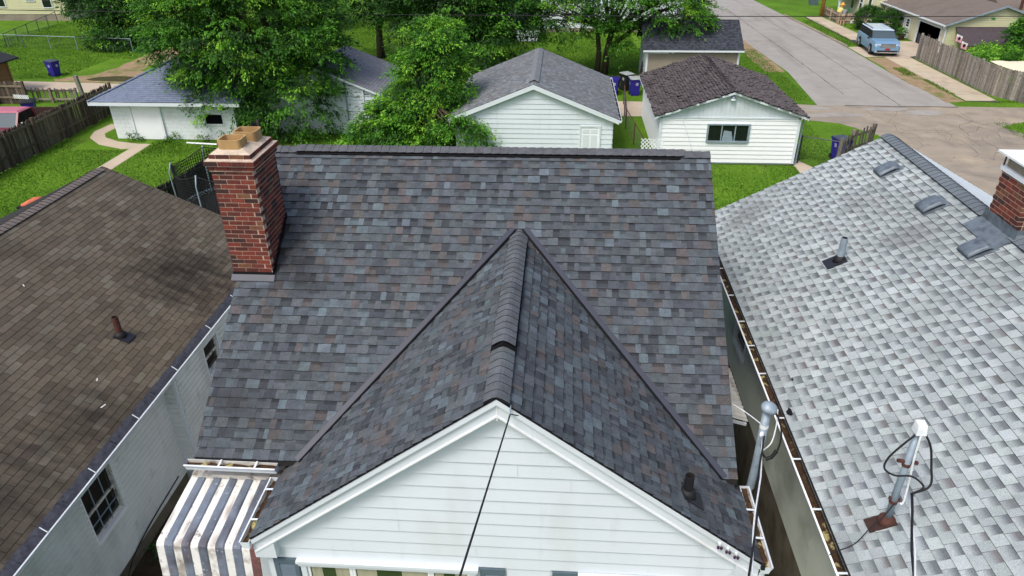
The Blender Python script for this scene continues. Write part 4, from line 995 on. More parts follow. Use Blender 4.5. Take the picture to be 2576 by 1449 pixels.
b = MB(); o = .10; zt = 6.56; xm, ym = (KX0+KX1)/2, (KY0+KY1)/2
b.add([(KX0-o, KY0-o, zt), (KX1+o, KY0-o, zt), (KX1+o, KY1+o, zt), (KX0-o, KY1+o, zt), (KX0+.3, KY0+.28, zt+.10), (KX1-.3, KY0+.28, zt+.10), (KX1-.3, KY1-.28, zt+.10), (KX0+.3, KY1-.28, zt+.10),
       (KX0-o, KY0-o, zt-.03), (KX1+o, KY0-o, zt-.03), (KX1+o, KY1+o, zt-.03), (KX0-o, KY1+o, zt-.03)], [(0,1,5,4), (1,2,6,5), (2,3,7,6), (3,0,4,7), (4,5,6,7), (8,9,1,0), (9,10,2,1), (10,11,3,2), (11,8,0,3)])
b.build('cap', 'cap_metal', kch)
b = MB(); zf = lambda x: RZE+(x-RXE)*RT
b.add([(KX0-.28, KY0-.1, zf(KX0-.28)+.03), (KX0-.28, KY1+.1, zf(KX0-.28)+.03), (KX0-.01, KY1+.1, zf(KX0)+.03), (KX0-.01, KY0-.1, zf(KX0)+.03), (KX0-.012, KY0-.1, zf(KX0)+.2), (KX0-.012, KY1+.05, zf(KX0)+.2)], [(0,3,2,1), (3,4,5,2)])
b.add([(KX0-.02, KY0-.012, zf(KX0)-.1), (KX1, KY0-.012, 5.3), (KX1, KY0-.012, 5.62), (KX0-.02, KY0-.012, zf(KX0)+.16), (KX0-.02, KY0-.2, zf(KX0)+.03), (KX1, KY0-.2, 5.52)], [(0,1,2,3), (0,4,5,1)])
b.build('lead_flashing', 'lead', kch)
# ---- mast on the light roof
mb_ = Vector((3.88, 6.12, RZE+(3.88-RXE)*RT))
t = thing('roof_service_mast', 'grey electrical mast with white weatherhead standing on the light grey roof', 'service mast', mb_)
f = MB(); W, U, N = Vector((RC,0,RS)), Vector((0,-1,0)), Vector((-RS,0,RC)); P = lambda u, w, h: mb_+U*u+W*w+N*h
f.hexa([P(-.10,-.22,.014), P(.10,-.22,.014), P(.10,.10,.014), P(-.10,.10,.014)], [P(-.10,-.22,.022), P(.10,-.22,.022), P(.10,.10,.022), P(-.10,.10,.022)]); f.build('flashing', 'rust_dark', t)
MB().tube([mb_-Vector((0,0,.05)), mb_+Vector((0,0,.06)), mb_+Vector((0,0,.09))], [.10, .09, .06], 14).build('boot', 'rust', t, smooth=True)
MB().tube([mb_, mb_+Vector((0,0,1.38))], .038, 12).build('conduit', 'galvanised', t, smooth=True)
hd = mb_+Vector((0,-.01,1.42))
b = MB(); b.hexa([hd+Vector(v) for v in ((-.055,-.07,-.06), (.055,-.07,-.06), (.055,.05,-.06), (-.055,.05,-.06))], [hd+Vector(v) for v in ((-.045,-.05,.06), (.045,-.05,.06), (.045,.04,.07), (-.045,.04,.07))]); b.build('weatherhead', 'white_plastic', t)
for zz, w_ in ((.92, .11), (.36, .06)): 
    b = MB(); b.bar(mb_+Vector((-w_, 0, zz+.02)), mb_+Vector((w_, -.01, zz)), .03, .035); b.tube([mb_+Vector((0,0,zz-.05)), mb_+Vector((0,0,zz-.01))], .046, 10); b.build('clamp', 'rust', t)
j = mb_+Vector((-.05, -.32, .76))
wire('cable_loop', [hd+Vector((-.04,-.05,-.05)), hd+Vector((-.14,-.06,-.18)), hd+Vector((-.25,-.06,-.38)), hd+Vector((-.27,-.08,-.52)), hd+Vector((-.16,-.12,-.58)), hd+Vector((0,-.16,-.55)), hd+Vector((.10,-.24,-.62)), j], .011, 'black_rubber', 'black cable bowing out on the gutter side of the white weatherhead', n=8)
wire('cable_loop', [hd+Vector((.05,-.05,-.05)), hd+Vector((.13,-.08,-.2)), hd+Vector((.17,-.14,-.42)), hd+Vector((.16,-.24,-.6)), j], .012, 'black_rubber', 'black cable bowing out on the ridge side of the white weatherhead', n=8)
wire('cable_tail', [hd+Vector((.0,-.06,-.05)), mb_+Vector((.03,-.05,1.0)), mb_+Vector((.06,-.05,.7)), mb_+Vector((.08,-.05,.38)), mb_+Vector((.05,-.05,.34))], .011, 'white_plastic', 'white cable strapped along the grey roof mast', n=8)
strand('twisted black and white service cable dropping across the light grey roof from its mast', j, (-5.0, -14, 9.6), .05, rads=(.013, .010))
wire('ground_wire', [mb_+Vector((0,-.04,.34)), mb_+Vector((-.09,-.06,.14)), mb_+Vector((-.2,-.1,.03)), (3.5, 5.93, 3.58), (3.3, 5.9, 3.47), (3.24, 5.9, 3.40)], .006, 'black_rubber', 'thin black wire from the grey roof mast down to the gutter')
# bits of tar on the light roof
for (yy, xx, s) in ((9.0, 3.62, .03), (8.35, 3.42, .07)):
    c = Vector((xx, yy, RZE+(xx-RXE)*RT+.017)); n_ = 9; vs = []
    for k in range(n_):
        a = 2*math.pi*k/n_; vs.append(c+U*(s*math.cos(a)*rnd(.8, 1.6))+W*(s*.55*math.sin(a)*rnd(.7, 1.2))+N*.004)
    MB().add(vs, [tuple(range(n_))]).add([v-N*.01 for v in vs], [tuple(range(n_))]).build('tar_spot', 'tar', rr)
# ================================================================== FRONT STREET (behind the camera) and generic makers
slab([(-60, -30), (60, -30), (60, -6), (-60, -6)], .012, .05).build('front_street', 'tarmac', kind='structure')
slab([(-60, -5.2), (60, -5.2), (60, -3.4), (-60, -3.4)], .016, .05).build('front_pavement', 'alley_concrete', kind='structure')
WOODC = [lin(104, 98, 90), lin(88, 82, 74), lin(122, 114, 104), lin(74, 68, 62), lin(112, 100, 86)]
WOODD = [lin(88, 78, 68), lin(72, 64, 56), lin(102, 92, 80), lin(80, 68, 58), lin(112, 100, 86)]
WOODL = [lin(142, 136, 128), lin(124, 118, 110), lin(154, 146, 136), lin(108, 102, 96), lin(132, 122, 110)]
def picket_mesh(w, h, t, pal, point=.09):
    out = []
    for c in pal:
        b = MB(); k = w/2
        pr = [(-k, 0), (k, 0), (k, h-point), (k*.25 if point else k, h), (-k*.25 if point else -k, h), (-k, h-point)]
        vs = [(x, -t/2, z) for x, z in pr]+[(x, t/2, z) for x, z in pr]; n_ = 6
        b.add(vs, [tuple(range(n_)), tuple(range(2*n_-1, n_-1, -1))]+[(i, i+n_, (i+1) % n_+n_, (i+1) % n_) for i in range(n_)], 0, c)
        me = bpy.data.meshes.new('picket'); me.from_pydata(b.v, [], b.f); me.materials.append(MATS['grey_wood'])
        at = me.color_attributes.new('col', 'FLOAT_COLOR', 'POINT'); at.data.foreach_set('color', np.array([(*c, 1.0)]*len(b.v), dtype=np.float32).ravel())
        out.append(me)
    return out
def fence(name, label, pts, h, pal, w=.14, gap=.012, side=1, point=.09, post_every=2.4, rails=(.3, .85), hvar=.03, tilt=.012, keep=None, posts=True, z=None, pname='picket', extra=.08):
    """side: which side (left of direction = 1) carries rails and posts"""
    p0 = pts[0]; t = thing(name, label, 'fence', (p0[0], p0[1], gz(p0[1]) if z is None else z))
    ms = picket_mesh(w, h, .018, pal, point)
    for a, b_ in zip(pts[:-1], pts[1:]):
        a, b_ = Vector((*a, 0)), Vector((*b_, 0)); d = b_-a; L = d.length; d.normalize(); nn = Vector((-d.y, d.x, 0))*side; ang = math.atan2(d.y, d.x)
        s = w/2; k = 0
        while s < L:
            p = a+d*s; p.z = gz(p.y)
            if keep is None or keep(k):
                o = link(pname, random.choice(ms), t, loc=p+Vector((0,0,rnd(-hvar, hvar)))); o.rotation_euler = (rnd(-tilt, tilt), rnd(-tilt, tilt), ang+rnd(-.04, .04))
            s += w+gap; k += 1
        for rz_ in rails:
            MB().bar(a+nn*.035+Vector((0,0,gz(a.y)+h*rz_)), b_+nn*.035+Vector((0,0,gz(b_.y)+h*rz_)), .05, .11, c=tuple(v*1.35 for v in random.choice(pal))).build('rail', 'grey_wood', t)
        if posts:
            n_ = max(1, round(L/post_every))
            for i in range(n_+1):
                p = a+d*(L*i/n_)+nn*.10; zz = gz(p.y); lx = rnd(-.02, .02)
                MB().bar(p+Vector((0,0,zz-.05)), p+Vector((lx, rnd(-.02, .02), zz+h*(.98)+extra)), .12, .12, c=tuple(v*1.3 for v in random.choice(pal))).build('post', 'grey_wood', t)
    return t
fence('picket_fence', 'long weathered grey picket fence with pointed boards along the left yard', [(-25.95, 24.5), (-26.15, 33), (-26.4, 40.2)], 1.72, WOODD, w=.135, side=-1)
fence('stockade_fence', 'tall silver-grey board fence beside the far pavement', [(26.45, 56.9), (26.42, 50), (26.4, 46), (27.6, 43.8), (30.5, 40.5)], 1.75, WOODL, w=.13, gap=.006, side=1, point=.05, post_every=2.4, tilt=.02)
fence('low_picket_fence', 'low gappy picket fence with missing boards beside the alley', [(-33.1, 42.3), (-29.9, 42.35)], .86, WOODC, w=.1, gap=.05, side=-1, point=0, post_every=1.6, rails=(.25, .86), keep=lambda k: k in (2, 4, 5, 7, 9, 10, 12, 13, 15, 16, 18, 19), hvar=.05)
fence('board_fence', 'short dark board fence section before the tan plank shed', [(-34.7, 41.9), (-32.75, 41.8)], 1.38, WOODD, w=.15, side=-1, point=.02, rails=(.3, .8))
fence('dark_picket_fence', 'dark narrow picket fence behind the trampoline net', [(-15.1, 21.5), (-15.0, 26), (-14.9, 33.4)], 1.62, [lin(60, 56, 52), lin(48, 46, 44), lin(70, 64, 58), lin(54, 50, 46)], w=.09, gap=.02, side=-1, point=.07)
fence('broken_picket_fence', 'leaning broken picket fence piece between the white garage and light grey roof', [(12.75, 32.1), (13.7, 33.35), (15.0, 34.4)], 1.45, WOODC, w=.11, gap=.08, side=1, point=.0, post_every=1.5, rails=(.45, .85), hvar=.12, tilt=.05)
MB().bar((-30.0, 43.0, GZ), (-30.1, 42.95, GZ+1.5), .2, .2, c=lin(134, 132, 120)).build('fence_post', 'grey_wood', label='thick pale grey post standing at the alley end of the picket fence', cat='post')
# white lattice scraps
def lattice(name, label, o, U, V, nu, nv, s, mname='white_plastic'):
    o, U, V = Vector(o), Vector(U), Vector(V); N = U.cross(V).normalized(); b = MB()
    for i in range(-nv, nu):
        for k, dv in ((0, 1), (1, -1)):
            a0 = i; p = []
            u0_, v0_, u1_, v1_ = i, 0, i+nv, nv
            if u0_ < 0: v0_ += -u0_; u0_ = 0
            if u1_ > nu: v1_ -= u1_-nu; u1_ = nu
            if v1_ <= v0_: continue
            A = (u0_, v0_) if dv > 0 else (u0_, nv-v0_); B = (u1_, v1_) if dv > 0 else (u1_, nv-v1_)
            b.bar(o+U*(A[0]*s)+V*(A[1]*s)+N*(.006*k), o+U*(B[0]*s)+V*(B[1]*s)+N*(.006*k), .035, .008, upv=tuple(N))
    return b.build(name, mname, label=label, cat='lattice')
lattice('garden_lattice', 'white diamond lattice panel leaning at the corner of the white garage', (3.66, 31.55, -.62), (1, 0, 0), (0, .1, .995), 6, 5, .17)
lattice('lattice_strip', 'curved white lattice strip above the dark lidded bin', (-33.5, 41.6, GZ+.42), (1, 0, -.05), (0, .05, 1), 8, 2, .12)

# ---- wheelie bins
def make_bin(name, label, loc, rz, lid='bin_lid', openlid=False, group=None, mname='bin_blue'):
    t = thing(name, label, 'bin', loc, rz, group)
    b = MB(); st = [(.02, .23, .25), (.12, .25, .27), (.95, .30, .35), (.955, .325, .375), (1.03, .325, .375), (1.035, .30, .35)]
    vs = []
    for z, hx, hy in st: vs += [(-hx, -hy, z), (hx, -hy, z), (hx, hy, z), (-hx, hy, z)]
    b.add(vs, [(4*j+k, 4*j+(k+1) % 4, 4*j+4+(k+1) % 4, 4*j+4+k) for j in range(len(st)-1) for k in range(4)]+[(3,2,1,0)])
    vs = [(-.29, -.34, 1.034), (.29, -.34, 1.034), (.29, .34, 1.034), (-.29, .34, 1.034), (-.27, -.3, .7), (.27, -.3, .7), (.27, .3, .7), (-.27, .3, .7)]
    b.add(vs, [(0,4,5,1), (1,5,6,2), (2,6,7,3), (3,7,4,0), (4,7,6,5)])
    b.build('body', mname, t, local=True)
    l_ = MB()
    if not openlid:
        l_.add([(-.34, -.41, 1.03), (.34, -.41, 1.03), (.34, .38, 1.05), (-.34, .38, 1.05), (-.34, -.41, 1.06), (.34, -.41, 1.06), (.34, .38, 1.09), (-.34, .38, 1.09), (-.22, -.28, 1.10), (.22, -.28, 1.10), (.22, .28, 1.12), (-.22, .28, 1.12)],
               [(0,3,2,1), (0,1,5,4), (1,2,6,5), (2,3,7,6), (3,0,4,7), (4,5,9,8), (5,6,10,9), (6,7,11,10), (7,4,8,11), (8,9,10,11)])
    else:
        l_.add([(-.34, .40, 1.05), (.34, .40, 1.05), (.34, .52, .35), (-.34, .52, .35), (-.34, .44, 1.06), (.34, .44, 1.06), (.34, .56, .36), (-.34, .56, .36)], [(0,3,2,1), (4,5,6,7), (0,1,5,4), (1,2,6,5), (2,3,7,6), (3,0,4,7)])
    l_.build('lid', lid, t, local=True)
    MB().tube([(-.3, .43, 1.0), (.3, .43, 1.0)], .022, 8).build('handle', mname, t, local=True)
    for sx in (-1, 1):
        w = MB().tube([(sx*.20, .27, .13), (sx*.27, .27, .13)], .13, 14); w.build('wheel', 'tyre', t, local=True)
    def ring(cx, cz, fn, r1, r2):
        b = MB(); n_ = 18; vs = []
        for k in range(n_):
            a = 2*math.pi*k/n_; vs += [fn(cx+r1*math.cos(a), cz+r1*math.sin(a)), fn(cx+r2*math.cos(a), cz+r2*math.sin(a))]
        fs = [(2*k, 2*k+1, (2*k+3) % (2*n_), (2*k+2) % (2*n_)) for k in range(n_)]
        o = len(vs); m_ = 10
        for k in range(m_):
            a = 2*math.pi*k/m_; vs.append(fn(cx+.022*math.cos(a), cz+.02+.03*math.sin(a)))
        fs.append(tuple(range(o, o+m_))); o = len(vs)
        vs += [fn(cx-.035, cz-.045), fn(cx+.035, cz-.045), fn(cx+.03, cz-.02), fn(cx-.03, cz-.02)]; fs.append((o, o+1, o+2, o+3))
        b.add(vs, fs); return b
    fy = lambda z: .27+(.35-.27)*(z-.12)/.83; fx = lambda z: .25+(.30-.25)*(z-.12)/.83
    ring(.08, .74, lambda u, z: (u, -fy(z)-.006, z), .085, .066).build('emblem', 'white_plastic', t, local=True)
    ring(.0, .74, lambda u, z: (-fx(z)-.006, u, z), .085, .066).build('emblem', 'white_plastic', t, local=True)
    return t
make_bin('wheelie_bin', 'blue wheelie bin standing alone on the grass beyond the alley', (-35.95, 49.25, GZ), R(70))
make_bin('wheelie_bin', 'blue wheelie bin with dark lid beside the parked maroon pickup', (-30.35, 38.6, GZ), R(25), lid='black_rubber')
make_bin('wheelie_bin', 'blue wheelie bin with its lid hanging open behind the grey roofed garage', (3.25, 45.35, GZ), R(-10), openlid=True)
make_bin('wheelie_bin', 'blue wheelie bin with pale grey lid beside the tree stump', (4.55, 45.35, GZ), R(8), lid='bin_lid_light')
make_bin('wheelie_bin', 'black wheelie bin with grey-green lid behind the blue bins', (4.15, 46.6, GZ), R(35), lid='bin_lid_light', mname='black_rubber')
make_bin('wheelie_bin', 'blue wheelie bin behind the leaning broken picket fence', (13.25, 33.55, GZ), R(15), lid='bin_lid')
# ================================================================== GARAGES
def gable_garage(name, label, x0, x1, y0, y1, xe0, xe1, yf, yb, ze, zr, wallm, style, expo=.2, front_open=(), shm='shingle', nsh=120, single=True, trim='white_trim', shexpo=.143, trimw=.2):
    """ridge along y; x0..x1,y0..y1 walls; xe,yf,yb roof edges"""
    g_ = thing(name, label, 'garage', ((x0+x1)/2, (y0+y1)/2, GZ))
    xm = (xe0+xe1)/2; tn = (zr-ze)/(xm-xe0)
    zw = lambda x: zr-tn*abs(x-xm)-.03
    b = MB()
    for yy in (y0+.02, y1):
        pass
    b.box(x0+.02, x1-.02, y0+.12, y1, GZ, zw(x0)-.05); wl_ = b.build('wall', wallm, g_)
    rf = roof_deck(xe0, xe1, yf, yb, 'x', ze, zr).build('roof', 'deck', g_)
    c = (xm-xe0)/math.hypot(xm-xe0, zr-ze); s = (zr-ze)/math.hypot(xm-xe0, zr-ze); L = math.hypot(xm-xe0, zr-ze)
    ta = tabs((xe0, yb, ze), (0,-1,0), (c,0,s), (-s,0,c), yb-yf, L-.01, style, expo=shexpo)
    tb = tabs((xe1, yf, ze), (0,1,0), (-c,0,s), (s,0,c), yb-yf, L-.01, style, expo=shexpo)
    emit_tabs([(ta, rf), (tb, rf)], g_, shm, nmax=nsh)
    pr = [(0, zw(x0)), (xm-x0, zr-.03), (x1-x0, zw(x1))]
    for sx, xe in ((-1, xe0), (1, xe1)):
        k = 1/c; vs = []
        for (x_, z_) in ((xm, zr), (xe, ze)):
            for dz in (-trimw, -.01): vs += [(x_, yf-.006, z_+dz*k), (x_, yf+.05, z_+dz*k)]
        MB().add(vs, [(0,4,6,2), (2,6,7,3), (0,1,5,4), (4,5,7,6), (1,3,7,5)]).build('rake_board', trim, g_)
        xa, xb = (xe-.02, xe+.02)
        MB().box(xa, xb, yf, yb, ze-.14, ze-.012).build('fascia', trim, g_)
    return g_, wl_, rf, pr, zw
# garage with ridge vent strip
gb, gbw, gbr, prB, zwB = gable_garage('white_garage', 'white sided garage with grey shingle roof, smooth ridge vent and panelled door', -4.80, 2.35, 31.72, 39.5, -5.06, 2.60, 31.5, 39.7, 1.10, 2.63, 'white_siding', 'greyb', nsh=150)
DB = (0.86+4.80, 1.82+4.80, GZ, .70)
siding(gbw, (-4.80, 31.72), (2.35, 31.72), GZ+.1, 9, 'white_siding', .225, prB, openings=[DB], lip=.027, seams=.2).build('sheathing', 'white_siding', gbw)
siding(gbw, (2.36, 31.72), (2.36, 39.5), GZ+.1, 1.0, 'white_siding', .225, lip=.022, single=False, backing=False)
d = MB(); d.box(.86, .93, 31.66, 31.74, GZ, .76); d.box(1.75, 1.82, 31.66, 31.74, GZ, .76); d.box(.86, 1.82, 31.655, 31.74, .70, .78)
dr = d.build('door', 'white_trim', gb)
MB().box(.93, 1.75, 31.69, 31.73, GZ+.02, .70).build('leaf', 'white_bright', dr)
for i in (0, 1):
    for (za_, zb_) in ((.42, .60), (-.28, .34), (-1.1, -.4)):
        MB().box(1.02+.36*i, 1.30+.36*i, 31.678, 31.70, za_, zb_).build('panel', 'white_trim', dr)
MB().ball((1.68, 31.66, -.35), .035).build('knob', 'rust_dark', dr, smooth=True)
b = MB(); tn = (2.63-1.10)/3.83
for sgn in (-1, 1): b.add([(-1.23+sgn*.22, 32.1, 2.63-.22*tn+.02), (-1.23, 32.1, 2.70), (-1.23, 39.3, 2.70), (-1.23+sgn*.22, 39.3, 2.63-.22*tn+.02), (-1.23+sgn*.22, 32.1, 2.63-.22*tn+.055), (-1.23+sgn*.22, 39.3, 2.63-.22*tn+.055)], [(4,1,2,5), (0,4,5,3), (0,1,4)], [0, 1, 1])
b.c = [lin(116, 120, 124)]*len(b.v); b.build('ridge_vent', ['shingle', 'asphalt_edge'], gbr)
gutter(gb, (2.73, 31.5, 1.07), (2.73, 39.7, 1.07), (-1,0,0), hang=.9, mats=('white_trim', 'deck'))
MB().tube([(-2.0, 31.66, -.6), (-2.0, 31.6, -.42), (-1.9, 31.58, -.36), (-1.78, 31.6, -.42), (-1.76, 31.66, -.55)], .012, 6).build('hanger_hook', 'galvanised', gb)
# garage with curled brown shingles
gc, gcw, gcr, prC, zwC = gable_garage('curled_shingle_garage', 'white vinyl garage with badly curled brown shingles and a three-pane window', 4.58, 10.84, 32.62, 40.4, 4.30, 11.12, 32.40, 40.6, 1.02, 2.15, 'white_bright', 'curl', nsh=150, trimw=.1)
WC = (6.76-4.58, 8.62-4.58, -.16, .62)
siding(gcw, (4.58, 32.62), (10.84, 32.62), GZ+.12, .93, 'white_bright', .2, openings=[WC], lip=.03)
siding(gcw, (4.57, 40.4), (4.57, 32.62), GZ+.12, .98, 'white_bright', .2, lip=.02, backing=False)
siding(gcw, (10.85, 32.62), (10.85, 40.4), GZ+.12, .98, 'white_bright', .2, lip=.02, single=False, backing=False)
b = MB(); vs = [(4.58, 32.63, .93), (10.84, 32.63, .93), (10.84, 32.63, 1.0), (7.71, 32.63, 2.1), (4.58, 32.63, 1.0)]
b.add(vs, [(0,1,2,3,4)]); b.box(4.58, 10.84, 32.57, 32.66, .90, .96); b.build('gable_panel', 'white_siding', gcw)
xx = 4.66
while xx < 10.8:
    zt = min(2.1, zwC(xx+.09), zwC(xx)); 
    if zt > 1.02: MB().add([(xx, 32.608, .962), (xx+.19, 32.608, .962), (xx+.19, 32.608, zwC(xx+.19)-.03), (xx, 32.608, zwC(xx)-.03), (xx, 32.63, .962), (xx+.19, 32.63, .962)], [(0,1,2,3)]).build('gable_plank', 'white_siding', gcw)
    xx += .2
for xc in (4.60, 10.82): MB().box(xc-.06, xc+.06, 32.57, 32.64, GZ+.1, 1.0).build('corner_board', 'white_trim', gc)
w = MB(); w.box(6.72, 6.80, 32.54, 32.64, -.2, .66); w.box(8.58, 8.66, 32.54, 32.64, -.2, .66); w.box(6.8, 8.58, 32.54, 32.64, .60, .66); w.box(6.8, 8.58, 32.52, 32.64, -.22, -.14); win = w.build('window', 'galvanised', gc)
for k, (xa, xb) in enumerate(((6.80, 7.37), (7.42, 7.98), (8.03, 8.58))):
    MB().box(xa, xb, 32.60, 32.61, -.14, .60).build('pane', 'glass', win)
    if k: MB().box(xa-.05, xa, 32.57, 32.62, -.14, .60).build('mullion', 'galvanised', win)
MB().add([(7.45, 32.596, -.13), (7.95, 32.596, -.13), (7.85, 32.596, .3), (7.5, 32.596, .35)], [(0,1,2,3)]).build('cardboard', 'galvanised', win)
l_ = MB(); l_.ball((7.70, 32.5, 1.78), (.13, .12, .07)); lt_ = l_.build('porch_light', 'lamp_glass', gc, smooth=True)
MB().tube([(7.70, 32.55, 1.80), (7.70, 32.5, 1.86), (7.70, 32.52, 1.92)], [.09, .11, .05], 10).build('lamp_base', 'galvanised', lt_, smooth=True)
MB().box(5.8, 5.84, 32.5, 32.6, -.75, -.6).build('spigot', 'rust', gc)
xm = 7.71
y = 32.42
while y < 40.5:
    cap_piece((xm, y, 2.15+.01), (0,1,0), .2, .16, .33, .01, .03, jit(lin(90, 82, 82), .12), gcr, mname='shingle'); y += .2
for k, (xx, yy) in enumerate(((11.02, 32.75), (11.1, 32.95), (11.16, 33.15))):
    MB().tube([(xx, yy, GZ), (xx+.04, yy+.08, GZ+2.15)], .03, 6).build('leaning_pole', 'galvanised', label='thin pale pole leaning at the right corner of the curled shingle garage', cat='pole', group='poles leaning on the curled shingle garage')
wire('guy_wire', [(5.3, 32.35, 1.36), (5.6, 31.0, .6), (6.0, 29.5, -.9)], .008, 'galvanised', 'thin grey wire from the garage eave down to the lawn')
# peeling white garage behind the vine tree
ga, gaw, gar, prA, zwA = gable_garage('peeling_garage', 'old white board garage with peeling paint and worn grey roof behind the vines', -15.4, -9.7, 36.6, 42.2, -15.75, -9.4, 36.4, 42.4, .92, 2.2, 'peeling_paint', 'far3', nsh=60, shexpo=.16, trimw=.12)
siding(gaw, (-15.4, 36.6), (-9.7, 36.6), GZ+.05, 9, 'peeling_paint', .2, prA, lip=.04).build('sheathing', 'peeling_paint', gaw)
MB().tube([(-11.2, 36.52, 1.3), (-11.2, 36.52, -1.2)], .035, 6).build('downpipe', 'galvanised', ga)
MB().box(-10.35, -10.25, 36.5, 36.6, GZ, 1.1).build('door_post', 'white_trim', ga)
# tan shed with slate roof
sh = thing('tan_shed', 'tan sided outbuilding with a dark slate-grey roof beside the street', 'shed', (8.3, 49.7, GZ))
MB().box(5.42, 11.18, 47.56, 52.0, GZ, 1.05).build('wall', 'peeling_paint', sh)
sw = MB().box(5.5, 11.1, 47.53, 47.58, GZ, 1.0).build('front_wall', 'tan_siding', sh)
siding(sw, (5.4, 47.5), (11.2, 47.5), GZ+.05, 1.0, 'tan_siding', .12, lip=.03, openings=[(0.1, 1.75, .80, .98)])
MB().box(5.52, 7.15, 47.46, 47.52, .80, .99).build('patch_board', 'peeling_paint', sw)
for xc in (5.42, 11.18): MB().box(xc-.06, xc+.06, 47.44, 47.52, GZ, 1.03).build('corner_board', 'white_trim', sh)
srf = roof_deck(5.12, 11.42, 47.15, 52.35, 'y', 1.08, 2.52).build('roof', 'deck', sh)
MB().box(5.12, 11.42, 47.13, 47.16, .96, 1.07).build('fascia', 'white_trim', sh)
Ls = math.hypot(2.6, 1.44); cs, ss = 2.6/Ls, 1.44/Ls
emit_tabs([(tabs((5.12, 47.15, 1.08), (1,0,0), (0,cs,ss), (0,-ss,cs), 6.3, Ls-.01, 'slate', expo=.15), srf)], sh, 'shingle', nmax=60)
b = MB()
for k in range(18): 
    w_ = k*.165; b.add([(5.12, 52.35-w_*cs, 1.08+w_*ss+.014), (11.42, 52.35-w_*cs, 1.08+w_*ss+.014), (11.42, 52.35-(w_+.19)*cs, 1.08+(w_+.19)*ss), (5.12, 52.35-(w_+.19)*cs, 1.08+(w_+.19)*ss)], [(1,0,3,2)], 0, lin(62, 66, 72))
b.build('shingle_course_field', 'shingle', srf, kind='stuff')
# block garage with hip roof
bg = thing('block_garage', 'white painted block garage with a blue-grey hip roof', 'garage', (-19.5, 38, GZ))
bw = MB().box(-23.38, -16.82, 35.34, 41.2, GZ, .62).build('wall', 'concrete_block', bg)
for r in range(9):
    z = GZ+.02+r*.205; s = -23.4-(.2 if r % 2 else 0)
    while s < -16.8:
        a, e = max(s, -23.4), min(s+.393, -16.8)
        if e-a > .05: MB().box(a, e, 35.30, 35.4, z, min(z+.199, .61)).build('block', 'concrete_block', bw)
        s += .4
    z0_ = z
b = MB(); b.box(-18.36, -17.5, 35.26, 35.29, -.42, .05); wn_ = b.build('window', 'dark_void', bg)
MB().box(-18.42, -18.34, 35.27, 35.36, -.46, .08).build('jamb', 'galvanised', wn_); MB().box(-18.42, -17.45, 35.24, 35.36, -.5, -.43).build('sill', 'concrete_block', wn_)
dd = MB().box(-22.25, -20.75, 35.25, 35.31, GZ+.02, .56).build('door', 'white_bright', bg)
for xx in (-22.3, -20.72): MB().box(xx-.05, xx+.05, 35.2, 35.31, GZ, .6).build('door_post', 'concrete_block', dd)
hx0, hx1, hy0, hy1, hz, hr = -24.15, -16.2, 34.75, 41.7, .80, 2.35; hym = (hy0+hy1)/2; hh = (hy1-hy0)/2
hrf = MB().add([(hx0,hy0,hz), (hx1,hy0,hz), (hx1,hy1,hz), (hx0,hy1,hz), (hx0+hh,hym,hr), (hx1-hh,hym,hr), (hx0,hy0,hz-.02), (hx1,hy0,hz-.02), (hx1,hy1,hz-.02), (hx0,hy1,hz-.02)],
               [(0,1,5,4), (1,2,5), (2,3,4,5), (3,0,4), (6,9,8,7), (0,6,7,1), (1,7,8,2), (2,8,9,3), (3,9,6,0)]).build('roof', 'deck', bg)
Lh = math.hypot(hh, hr-hz); ch, sh_ = hh/Lh, (hr-hz)/Lh
tt = []
def hipclip(ts, f):
    return [t for t in ts if f(t[4])]
t1 = tabs((hx0, hy0, hz), (1,0,0), (0,ch,sh_), (0,-sh_,ch), hx1-hx0, Lh-.01, 'bluegrey', expo=.16, skip=lambda u, w, a, b_: w*ch > min(u, (hx1-hx0)-u))
t2 = tabs((hx0, hy1, hz), (0,-1,0), (ch,0,sh_), (-sh_,0,ch), hy1-hy0, Lh-.01, 'bluegrey', expo=.16, skip=lambda u, w, a, b_: w*ch > min(u, (hy1-hy0)-u))
t3 = tabs((hx1, hy0, hz), (0,1,0), (-ch,0,sh_), (sh_,0,ch), hy1-hy0, Lh-.01, 'bluegrey', expo=.16, skip=lambda u, w, a, b_: w*ch > min(u, (hy1-hy0)-u))
emit_tabs([(t1, hrf), (t2, hrf), (t3, hrf)], bg, 'shingle', nmax=60)
for (a, b_) in (((hx0, hy0), (hx0+hh, hym)), ((hx1, hy0), (hx1-hh, hym))):
    MB().bar((a[0], a[1], hz+.02), (b_[0], b_[1], hr+.02), .2, .03, c=lin(104, 114, 134)).build('hip_cap', 'shingle', hrf)
MB().box(hx0, hx1, hy0+.0, hy0+.03, hz-.2, hz-.024).build('fascia', 'white_trim', bg); MB().box(hx0, hx0+.03, hy0+.035, hy1, hz-.2, hz-.024).build('fascia', 'white_trim', bg)
MB().add([(hx0+.04, hy0+.04, hz-.1), (hx1, hy0+.04, hz-.1), (hx1, 35.34, hz-.1), (hx0+.04, 35.34, hz-.1)], [(0,3,2,1)]).build('soffit', 'white_trim', bg)
MB().tube([(-19.3, 34.6, GZ+.06), (-17.6, 34.4, GZ+.06)], .05, 6).build('white_pipe', 'white_plastic', label='white pipe lying in the grass by the block garage', cat='pipe')
